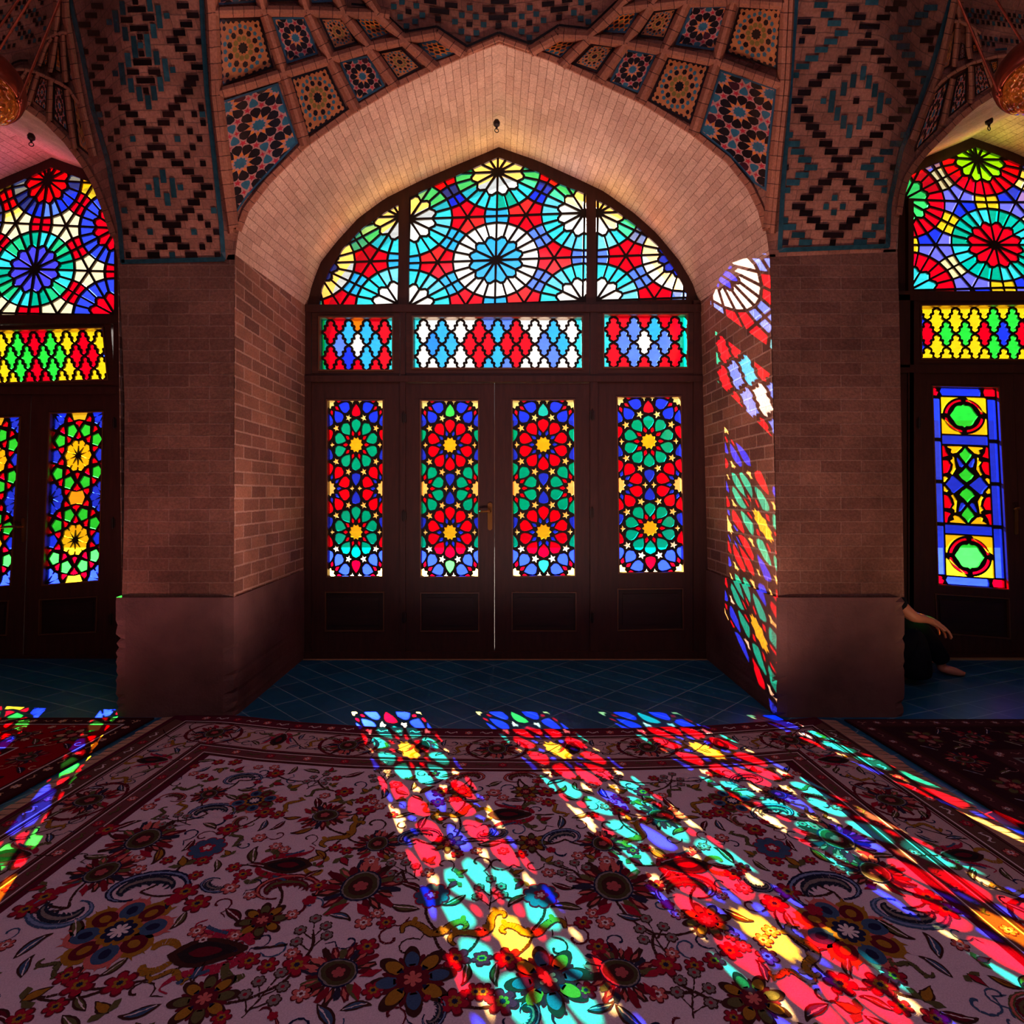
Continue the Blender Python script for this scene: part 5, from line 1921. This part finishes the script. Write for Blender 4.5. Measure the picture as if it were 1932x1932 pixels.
# the left half of the design, placed as woven; the right half mirrors it
put('palmette', 270, 1592, .125, .25)
put('palmette', 680, 1682, .135, -.05)
put('rosette8', 225, 1766, .125, .2)
put('tulip', 385, 1806, .12, -1.45, None, False)
put('palmette', 640, 1846, .10, 1.2)
put('tulip', 545, 1640, .10, PI / 2, DRED)
put('blue', 391, 1607, .062)
put('blue', 815, 1697, .055)
put('rosette8', 480, 1517, .085, .3, (OLV, ROSE))
put('palmette', 190, 1655, .105, -.3)
put('daisy', 779, 1857, .10, .2, (SLATE, OCH))
put('daisy', 385, 1895, .075, .2, (OLV, OCH))
put('daisy', 495, 1745, .068, .2, (OLV, OCH))
put('tulip', 958, 1543, .10, -PI / 2, DRED, False)
put('palmette', 612, 1545, .095, -PI / 2)
put('daisy', 992, 1500, .055, 0, (OLV, OCH))
put('daisy', 1003, 1597, .055, 0, (OLV, OCH))
put('palmette', 712, 1600, .085, 0)
put('palmette', 395, 1505, .07, .6)
put('palmette', 940, 1840, .11, 0, None, False)
put('hook', 265, 1690, .115, .2)
put('hook', 532, 1690, .095, .1, MAR)
put('hook', 92, 1806, .12, .3)
put('hook', 392, 1541, .085, .2)
put('hook', 452, 1478, .075, .3)
put('hook', 700, 1785, .10, 2.6)
put('hook', 980, 1475, .075, .2, MAR)
put('hook', 785, 1590, .075, .4)
put('hook', 130, 1720, .10, 2.9, SLATE)
put('hook', 660, 1910, .10, .3, SLATE)
put('hook', 300, 1925, .10, 1.0, NAVY)
for px, py in ((372, 1713), (500, 1539), (582, 1676), (150, 1868), (226, 1865), (85, 1700), (48, 1724), (350, 1690), (430, 1572), (203, 1572), (520, 1465), (740, 1825), (860, 1818), (725, 1895), (858, 1900), (690, 1535), (650, 1500), (832, 1500), (560, 1830)):
    put('flower', px, py, .040, .3, (DRED, NAVY, OCH))
for px, py, rot in ((180, 1545, .4), (330, 1555, 1.2), (585, 1545, -.6), (590, 1770, .2), (500, 1880, -.3), (925, 1690, 0), (760, 1650, .9), (905, 1500, .2), (720, 1470, .5), (600, 1478, -.3)):
    put('spray', px, py, .075, rot)
for px, py, rot in ((690, 1490, .2), (650, 1580, 1.0), (570, 1715, .6), (450, 1840, -.3), (300, 1800, 1.4), (60, 1640, .2), (860, 1540, .5), (820, 1760, .1), (700, 1735, -.2), (905, 1760, .7)):
    put('wave', px, py, .085, rot, OCH)
for px, py in ((335, 1665), (375, 1672), (345, 1635), (60, 1890), (30, 1885), (95, 1865)):
    put('bud', px, py, .045, random.uniform(-1, 1))
for px, py, rot in ((330, 1725, .3), (190, 1840, -.1), (520, 1760, 1.2), (620, 1620, .4)):
    put('serrate', px, py, .10, rot)
# connecting vines and small leaves between the larger motifs
random.seed(4)
pts = [(a, b) for a, b, c in spots]
for i, (a, b) in enumerate(pts):
    near = sorted(pts, key=lambda p: math.hypot(p[0] - a, p[1] - b))[1:3]
    for (c, d) in near:
        if (c, d) < (a, b):
            continue
        mx, my = (a + c) / 2 + (d - b) * .3, (b + d) / 2 - (c - a) * .3
        q = [((1 - t) ** 2 * a + 2 * t * (1 - t) * mx + t * t * c, (1 - t) ** 2 * b + 2 * t * (1 - t) * my + t * t * d) for t in [k / 12 for k in range(13)]]
        if all(in_field(*p) for p in q):
            rug.stroke(q, .008, BRN, 2)
tries = 0
while tries < 9000:
    tries += 1
    x, y = random.uniform(AX, 1.4), random.uniform(1.05, 2.62)
    k = random.choice(('leaf', 'leaf', 'leaf', 'curl', 'curl', 'flower', 'wave', 'bud', 'hook'))
    r = {'leaf': .042, 'curl': .04, 'flower': .026, 'wave': .05, 'bud': .034, 'hook': .05}[k] * random.uniform(.8, 1.25)
    if any(math.hypot(x - a, y - b) < (r + c) * .72 for a, b, c in spots):
        continue
    rot = random.uniform(0, 6.28)
    pal = {'leaf': random.choice((OLV, OLV, SLATE, MAR, OCH)), 'curl': random.choice((BRN, NAVY, MAR, SLATE)), 'flower': random.choice(((DRED, NAVY, OCH), (ROSE, MAR, CRM))), 'wave': random.choice((OCH, OLV)), 'bud': random.choice((OCH, DRED)), 'hook': random.choice((NAVY, MAR, OLV))}[k]
    for sg in (1, -1):
        xx = x if sg > 0 else 2 * AX - x
        if in_field(xx, y, r):
            motif(rug, k, xx, y, r, rot * sg, sg, 3, pal)
        spots.append((xx, y, r))
carpet = rug.mb.build('carpet', M['carpet'])
tag(carpet, 'large pale flowered carpet lying in the middle, crossed by coloured light', 'carpet')


def fringe(parent, x_at, y0, y1, wid, side, seed, c):
    random.seed(seed)
    mb = MB()
    n = 90
    for k in range(n):
        a, b = lerp(y0, y1, k / n), lerp(y0, y1, (k + 1) / n)
        j = random.uniform(-.006, .006)
        xa, xb = x_at(a), x_at(b)
        f = random.uniform(.75, 1.1)
        mb.face([(xa, a, .0085), (xa + side * (wid + j), a + .004, .004), (xb + side * (wid + j), b - .004, .004), (xb, b, .0085)], (c[0] * f, c[1] * f, c[2] * f))
    return mb.build('fringe', M['carpet'], parent)


fringe(carpet, lambda y: edge_x(y, -1), near_y, 3.14, .075, -1, 1, rgb(190, 148, 124))
fringe(carpet, lambda y: edge_x(y, 1), near_y, 3.1, .085, 1, 2, rgb(180, 136, 118))


# ---- the two darker carpets at the sides ---------------------------------------
def side_carpet(name, xin, xout, yfar, ground, b1, b2, acc, label, seed):
    """xin: edge next to the big carpet, xout: edge out of the picture"""
    sg = 1 if xout > xin else -1
    z = .0095
    lo, hi = min(xin, xout), max(xin, xout)
    skew = lambda x, y: x - sg * -.06 * (3.16 - y) if False else x + (.075 if sg > 0 else -.075) * (3.1 - y)
    r = Rug(lambda x, y: True, z)
    Q = lambda a, b: (skew(a, b), b)
    rect = lambda x0, y0_, x1, y1_, c, l: r.shape([Q(x0, y0_), Q(x1, y0_), Q(x1, y1_), Q(x0, y1_)], c, l)
    rug_base(r.mb, [Q(lo, -.5), Q(hi, -.5), Q(hi, yfar), Q(lo, yfar)], z, b1)
    W1, W2, W3 = .10, .37, .47
    nx = lambda d: xin + sg * d
    ring = lambda d, c, l: rect(min(nx(d), xout), -.5, max(nx(d), xout), yfar - d, c, l)
    ring(.012, b2, 0)
    ring(W1 - .012, CRM if sg < 0 else BRN, 1)
    ring(W1 - .004, BRN, 2)
    ring(W1 + .006, ground, 3)
    ring(W2, CRM if sg < 0 else BRN, 4)
    ring(W2 + .008, b2, 5)
    ring(W3 - .012, CRM if sg < 0 else GRY, 6)
    ring(W3, BRN, 7)
    ring(W3 + .012, rgb(150, 120, 116) if sg < 0 else rgb(70, 36, 44), 8)
    random.seed(seed)
    for k in range(40):
        t = .06 + k * .075
        for d, l in ((.052, 4), (W2 + .048, 9)):
            if t > d:
                p = Q(nx(t), yfar - d)
                motif(r, 'flower' if k % 2 else 'wave', p[0], p[1], .022, 0, 1, l, (acc, BRN, CRM) if k % 2 else acc)
            p = Q(nx(d), yfar - t)
            motif(r, 'flower' if k % 2 else 'wave', p[0], p[1], .022, PI / 2, 1, l, (acc, BRN, CRM) if k % 2 else acc)
    dm = (W1 + W2) / 2
    for k in range(14):
        t = dm + k * .24
        for (p, rot) in ((Q(nx(t), yfar - dm), PI), (Q(nx(dm), yfar - t), PI / 2)):
            motif(r, ('daisy', 'palmette')[k % 2], p[0], p[1], .085, rot, 1, 5, (acc, OLV) if k % 2 == 0 else None)
        for dd in (-.07, .07):
            for (p, rot) in ((Q(nx(t + .12), yfar - dm - dd), 0), (Q(nx(dm + dd), yfar - t - .12), 1.4)):
                motif(r, 'leaf', p[0], p[1], .045, rot + dd * 9, 1, 5, OLV if dd > 0 else NAVY)
                motif(r, 'curl', p[0] + .04, p[1] + .03, .035, rot, 1, 5, acc)
    for k in range(60):
        p = Q(nx(random.uniform(W3 + .1, 2.2)), yfar - random.uniform(W3 + .1, 2.6))
        motif(r, random.choice(('palmette', 'flower', 'leaf', 'hook', 'daisy')), p[0], p[1], random.uniform(.05, .09), random.uniform(0, 6), 1, 12, None)
    o = r.mb.build(name, M['carpet'])
    tag(o, label, 'carpet')
    return o


side_carpet('carpet', -1.885, -4.6, 3.12, rgb(140, 10, 26), rgb(60, 16, 22), rgb(62, 30, 34), rgb(206, 150, 120), 'red bordered carpet at the left edge, dark with white guard lines', 8)
side_carpet('carpet', 1.70, 4.8, 3.10, rgb(52, 26, 34), rgb(54, 20, 28), rgb(74, 38, 44), rgb(150, 96, 92), 'dark plum carpet at the right edge in front of the seated person', 9)

# ================================================================== HANGING LAMPS
M['copper'] = plain_mat('aged_copper', rgb(150, 66, 44), 0.32, 0.5, 14, .6, 1.2, 0.85, .3, 40, .004)


def amber_mat():
    m, nt, out = mat('hammered_amber_glass')
    v = coords(nt)
    vo = nd(nt, 'ShaderNodeTexVoronoi', Scale=42.0)
    nt.links.new(v, vo.inputs['Vector'])
    b = nd(nt, 'ShaderNodeBump', Strength=.9, Distance=.02)
    nt.links.new(vo.outputs['Distance'], b.inputs['Height'])
    p = nt.nodes.new('ShaderNodeBsdfPrincipled')
    c = ramp(nt, noise(nt, v, 18, 3), .3, .7, rgb(120, 40, 14), rgb(226, 130, 40))
    nt.links.new(c, p.inputs['Base Color'])
    p.inputs['Roughness'].default_value = .08
    p.inputs['Metallic'].default_value = .55
    p.inputs['Specular IOR Level'].default_value = .8
    nt.links.new(b.outputs[0], p.inputs['Normal'])
    nt.links.new(p.outputs[0], out.inputs[0])
    return m


M['amber'] = amber_mat()


def lamp(px, py, Y, rods, label, ax):
    root = empty('hanging_lamp')
    tag(root, label, 'lamp')
    o = W(px, py, Y)
    s = Y / F                       # metres per pixel at the lamp
    mb = MB()
    prof = [(.0001, 72), (14, 70), (36, 58), (52, 38), (60, 14), (62, -8), (58, -30), (52, -44), (49, -44), (55, -28), (58.5, -8), (56.5, 13), (49, 35), (34, 54), (.0001, 66)]
    mb.lathe([(r * s, z * s) for r, z in prof], o, 56, axis=ax)
    mb.build('copper_shade', M['copper'], root, smooth=True, merge=1e-6)
    mb = MB()
    prof = [(.0001, -82), (18, -80), (34, -72), (45, -58), (51, -40), (50, -18), (42, 2), (28, 14), (.0001, 18)]
    mb.lathe([(r * s, z * s) for r, z in prof], o, 56, axis=ax)
    mb.build('hammered_glass_bowl', M['amber'], root, smooth=True, merge=1e-6)
    for (a, b) in rods:
        mb = MB()
        A, B = W(*a, Y), W(*b, Y)
        mb.tube([A, A.lerp(B, .5), B], .0042, 8)
        mb.tube([B + Vector((.010 * math.cos(t), 0, .010 * math.sin(t))) for t in [2 * PI * k / 14 for k in range(14)]], .003, 6, closed=True)
        mb.build('hanging_rod', M['copper'], root)
    return root


lamp(-28, 160, 2.3, (((150, -90), (36, 190)), ((100, -70), (-30, 140)), ((48, -20), (-70, 150))), 'copper lamp with glittering amber bowl hanging at the left edge', (-.35, .45, .82))
lamp(1950, 140, 2.3, (((1770, -90), (1884, 178)), ((1830, -80), (1935, 90)), ((1960, -90), (1985, 130))), 'copper lamp with glittering amber bowl hanging at the right edge', (.35, .45, .82))


# ================================================================== HOOKS
def hook(px, py, Y, label, rr=.012):
    root = empty('ring_hook')
    tag(root, label, 'hook', 'iron ring hooks in the arch soffits')
    c = W(px, py, Y)
    mb = MB()
    mb.lathe([(.0001, .045), (.014, .045), (.022, .030), (.020, .012), (.008, .002), (.006, -.012), (.0001, -.012)], c, 14)
    mb.build('boss', M['iron'], root, smooth=True)
    mb = MB()
    mb.tube([(c.x + rr * math.cos(t), c.y + rr * .35 * math.cos(t), c.z - .022 + rr * math.sin(t)) for t in [2 * PI * k / 18 for k in range(18)]], .0028, 8, closed=True)
    mb.build('ring', M['iron'], root, smooth=True)


hook(937, 240, 3.86, 'dark iron ring hook near the point of the middle arch soffit')
hook(59, 266, 3.80, 'small dark iron ring hook in the pink left arch soffit')
hook(1866, 236, 3.80, 'small dark iron ring hook in the green tinted right arch soffit')

# ================================================================== SEATED PERSON
M['skin'] = plain_mat('skin', rgb(176, 112, 86), .55, .4, 8, .92, 1.05)
M['cloth'] = plain_mat('black_cloth', rgb(16, 17, 24), .95, .1, 14, .7, 1.3, 0, .5, 40, .004)


def skinned(name, chains, m, parent, sub=2):
    """chains: lists of (key, x, y, z, r); keys shared between chains join them"""
    idx, verts, edges = {}, [], []
    for ch in chains:
        prev = None
        for item in ch:
            k = item[0]
            if k not in idx:
                idx[k] = len(verts)
                verts.append(item[1:])
            if prev is not None:
                edges.append((prev, idx[k]))
            prev = idx[k]
    bm = bmesh.new()
    lay = bm.verts.layers.skin.verify()
    bv = []
    for i, v in enumerate(verts):
        q = bm.verts.new(v[:3])
        q[lay].radius = (v[3], v[3])
        q[lay].use_root = (i == 0)
        bv.append(q)
    for a, b in edges:
        bm.edges.new((bv[a], bv[b]))
    me = bpy.data.meshes.new(name)
    bm.to_mesh(me)
    bm.free()
    me.materials.append(m)
    o = bpy.data.objects.new(name, me)
    col.objects.link(o)
    o.parent = parent
    sk = o.modifiers.new('skin', 'SKIN')
    sk.use_smooth_shade = True
    sb = o.modifiers.new('subsurf', 'SUBSURF')
    sb.levels = sb.render_levels = sub
    return o


person = empty('person')
tag(person, 'person in black sitting barefoot on the floor behind the right pier, hand over knee', 'person')
hand = ('palm', 2.605, 3.725, .372, .026)
body = [
    [('pelvis', 2.28, 3.80, .13, .105), ('waist', 2.25, 3.80, .30, .095), ('chest', 2.235, 3.80, .48, .115), ('neckbase', 2.245, 3.80, .63, .055), ('neck', 2.255, 3.80, .69, .046), ('jaw', 2.275, 3.80, .75, .066), ('skull', 2.27, 3.80, .83, .082), ('crown', 2.265, 3.80, .885, .05)],
    [('jaw', 0, 0, 0, 0), ('nose', 2.352, 3.80, .785, .012)],
    [('chest', 0, 0, 0, 0), ('shoulderN', 2.255, 3.66, .575, .052), ('elbowN', 2.40, 3.62, .43, .036), ('wristN', 2.56, 3.71, .395, .023), hand],
    [('palm', 0, 0, 0, 0), ('i1', 2.650, 3.708, .350, .010), ('i2', 2.676, 3.696, .318, .0085), ('i3', 2.690, 3.692, .284, .007)],
    [('palm', 0, 0, 0, 0), ('m1', 2.656, 3.724, .346, .0105), ('m2', 2.688, 3.720, .310, .009), ('m3', 2.704, 3.718, .270, .007)],
    [('palm', 0, 0, 0, 0), ('r1', 2.652, 3.740, .344, .010), ('r2', 2.680, 3.744, .306, .0085), ('r3', 2.690, 3.746, .270, .007)],
    [('palm', 0, 0, 0, 0), ('l1', 2.640, 3.756, .344, .009), ('l2', 2.660, 3.766, .312, .0075), ('l3', 2.668, 3.772, .284, .006)],
    [('wristN', 0, 0, 0, 0), ('t1', 2.590, 3.690, .370, .010), ('t2', 2.612, 3.672, .350, .009), ('t3', 2.630, 3.664, .332, .0075)],
    [('chest', 0, 0, 0, 0), ('shoulderF', 2.255, 3.94, .575, .052), ('elbowF', 2.45, 4.06, .34, .036), ('wristF', 2.74, 4.13, .09, .024), ('palmF', 2.79, 4.14, .045, .026), ('fF1', 2.85, 4.12, .024, .010), ('fF2', 2.89, 4.11, .014, .007)],
    [('palmF', 0, 0, 0, 0), ('gF1', 2.853, 4.145, .024, .010), ('gF2', 2.898, 4.145, .014, .007)],
    [('palmF', 0, 0, 0, 0), ('hF1', 2.848, 4.168, .024, .010), ('hF2', 2.888, 4.178, .014, .007)],
    [('palmF', 0, 0, 0, 0), ('kF1', 2.838, 4.188, .024, .009), ('kF2', 2.868, 4.205, .014, .006)],
    [('wristF', 0, 0, 0, 0), ('tF1', 2.79, 4.095, .035, .010), ('tF2', 2.825, 4.075, .016, .008)],
    [('pelvis', 0, 0, 0, 0), ('hipN', 2.33, 3.71, .13, .085), ('kneeN', 2.475, 3.69, .335, .052), ('ankleN', 2.43, 3.70, .075, .034), ('heelN', 2.44, 3.74, .04, .030), ('ballN', 2.37, 3.74, .030, .028), ('toeN', 2.335, 3.745, .020, .018)],
    [('pelvis', 0, 0, 0, 0), ('hipF', 2.33, 3.89, .13, .085), ('kneeF', 2.53, 3.86, .375, .052), ('ankleF', 2.765, 3.885, .085, .032), ('heelF', 2.765, 3.90, .04, .034), ('ballF', 2.835, 3.845, .030, .032), ('toeF', 2.872, 3.822, .020, .018)],
    [('ballF', 0, 0, 0, 0), ('toeF2', 2.868, 3.845, .017, .013)], [('ballF', 0, 0, 0, 0), ('toeF3', 2.858, 3.862, .016, .012)]]
skinned('body', body, M['skin'], person)
skinned('trousers', [
    [('p', 2.28, 3.80, .135, .125), ('hn', 2.33, 3.71, .14, .10), ('kn', 2.470, 3.69, .325, .078), ('sn', 2.455, 3.68, .19, .092), ('an', 2.445, 3.67, .10, .098), ('bn', 2.445, 3.67, .035, .092)],
    [('p', 0, 0, 0, 0), ('hf', 2.33, 3.89, .14, .10), ('kf', 2.525, 3.86, .36, .085), ('sf', 2.645, 3.872, .235, .080), ('af', 2.762, 3.885, .105, .055), ('bf', 2.775, 3.887, .085, .046)]], M['cloth'], person)
skinned('shirt', [
    [('w', 2.27, 3.80, .16, .128), ('w2', 2.25, 3.80, .32, .118), ('c', 2.235, 3.80, .48, .135), ('n', 2.242, 3.80, .61, .07)],
    [('c', 0, 0, 0, 0), ('sn', 2.255, 3.655, .575, .072), ('en', 2.355, 3.632, .475, .056)],
    [('c', 0, 0, 0, 0), ('sf', 2.255, 3.945, .575, .072), ('ef', 2.45, 4.06, .34, .055), ('wf', 2.66, 4.11, .16, .045)]], M['cloth'], person)
skinned('headscarf', [[('a', 2.225, 3.80, .70, .075), ('b', 2.235, 3.80, .80, .088), ('c', 2.25, 3.80, .875, .075), ('d', 2.27, 3.80, .915, .035)]], M['cloth'], person)
# lamps: low spots stand for the glow thrown up by the sunlit carpet
SUN, FILL, SKYL, TOP = 120.0, 34.0, 1.0, 25.0
BOUNCE = [(-.35, 2.72, 72, (1, .68, .56)), (.35, 2.7, 72, (1, .64, .60)), (.90, 2.72, 50, (1, .68, .56)), (-.8, 2.75, 40, (1, .66, .66)), (-2.7, 2.8, 60, (1, .42, .46)), (2.75, 2.8, 50, (1, .60, .34))]
GD, OG, PU, GN = (1, .66, .12), (1, .45, .12), (.75, .45, 1), (.6, 1, .2)
GLOW = [(940, 345, GD, 2.2), (860, 372, GD, 1.6), (1015, 365, (1, .8, .3), 1.4), (1072, 392, PU, 1.2), (1130, 425, GD, 1.8), (1200, 470, OG, 1.2), (770, 410, GD, 1.4), (700, 455, GD, 1.6), (650, 505, OG, .8),
        (98, 360, (1, .2, .3), 2.0), (20, 395, (.9, .3, .6), 2.0), (1838, 325, GN, 2.2), (1895, 345, GD, 1.6), (1775, 350, OG, 1.4)]
# ================================================================== CAMERA, LIGHT, WORLD
cam = bpy.data.cameras.new('camera')
co_ = bpy.data.objects.new('camera', cam)
col.objects.link(co_)
co_.location = (0, 0, HC)
co_.rotation_euler = (PI / 2, 0, 0)
cam.sensor_width = 36
cam.lens = F / 1932 * 36
cam.shift_x = -(CX - 966) / 1932
cam.shift_y = -(966 - CY) / 1932
cam.clip_start = 0.05
cam.clip_end = 300
sc.camera = co_


def light(name, kind, loc, energy, color=(1, 1, 1), **kw):
    l = bpy.data.lights.new(name, kind)
    l.energy = energy
    l.color = color
    for k, v in kw.items():
        setattr(l, k, v)
    o = bpy.data.objects.new(name, l)
    col.objects.link(o)
    o.location = loc
    return o


s = light('sun', 'SUN', (0, 0, 8), SUN, (1, .96, .88), angle=math.radians(.3))
s.rotation_euler = Vector((0.75, -1.80, -1.0)).to_track_quat('-Z', 'Y').to_euler()
a = light('hall_fill', 'AREA', (0.3, -2.2, 4.0), FILL, (.97, .65, .76), shape='RECTANGLE', size=6, size_y=3)  # added soft fill behind the viewer, not a source the hall has
a.rotation_euler = (Vector((0, 3.0, 1.0)) - Vector((0.3, -2.2, 4.0))).to_track_quat('-Z', 'Y').to_euler()

b = light('carpet_fill', 'AREA', (0, .7, 4.1), TOP, (.88, .68, .95), shape='RECTANGLE', size=3.4, size_y=1.6)  # added overhead fill to brighten the carpet; the vault itself gives no light
for i, (x, y, e, c) in enumerate(BOUNCE):
    b = light('carpet_bounce', 'SPOT', (x, y, .02), e, c, spot_size=math.radians(165), spot_blend=1.0, shadow_soft_size=0.0)
    b.rotation_euler = (PI, 0, 0)

for (px, py, c, e) in GLOW:      # added spots standing in for the fanlights' coloured glow on the soffit
    p = W(px, py, 4.235)
    b = light('fanlight_fill', 'SPOT', p, e, c, spot_size=math.radians(170), spot_blend=1.0, shadow_soft_size=0.0)
    b.rotation_euler = Vector((0, -.75, .66)).to_track_quat('-Z', 'Y').to_euler()

w = bpy.data.worlds.new('sky')
sc.world = w
w.use_nodes = True
nt = w.node_tree
nt.nodes.clear()
o = nt.nodes.new('ShaderNodeOutputWorld')
bg = nt.nodes.new('ShaderNodeBackground')
tc = nt.nodes.new('ShaderNodeTexCoord')
sp = nt.nodes.new('ShaderNodeSeparateXYZ')
nt.links.new(tc.outputs['Generated'], sp.inputs[0])
cr = ramp(nt, sp.outputs['Z'], 0.0, 0.8, (1.0, .98, .94), (.72, .86, 1.0))
nt.links.new(cr, bg.inputs[0])
bg.inputs[1].default_value = SKYL
nt.links.new(bg.outputs[0], o.inputs[0])

sc.view_settings.view_transform = 'Standard'
sc.view_settings.look = 'None'
sc.view_settings.exposure = 0
cy = sc.cycles
cy.max_bounces = 7
cy.diffuse_bounces = 3
cy.use_adaptive_sampling = True
cy.adaptive_threshold = 0.06
cy.adaptive_min_samples = 20
cy.glossy_bounces = 2
cy.transmission_bounces = 4
cy.transparent_max_bounces = 12
cy.caustics_reflective = False
cy.caustics_refractive = False
cy.sample_clamp_indirect = 4
cy.use_denoising = True
try:
    cy.denoiser = 'OPENIMAGEDENOISE'
    cy.denoising_input_passes = 'RGB_ALBEDO_NORMAL'
except Exception:
    pass
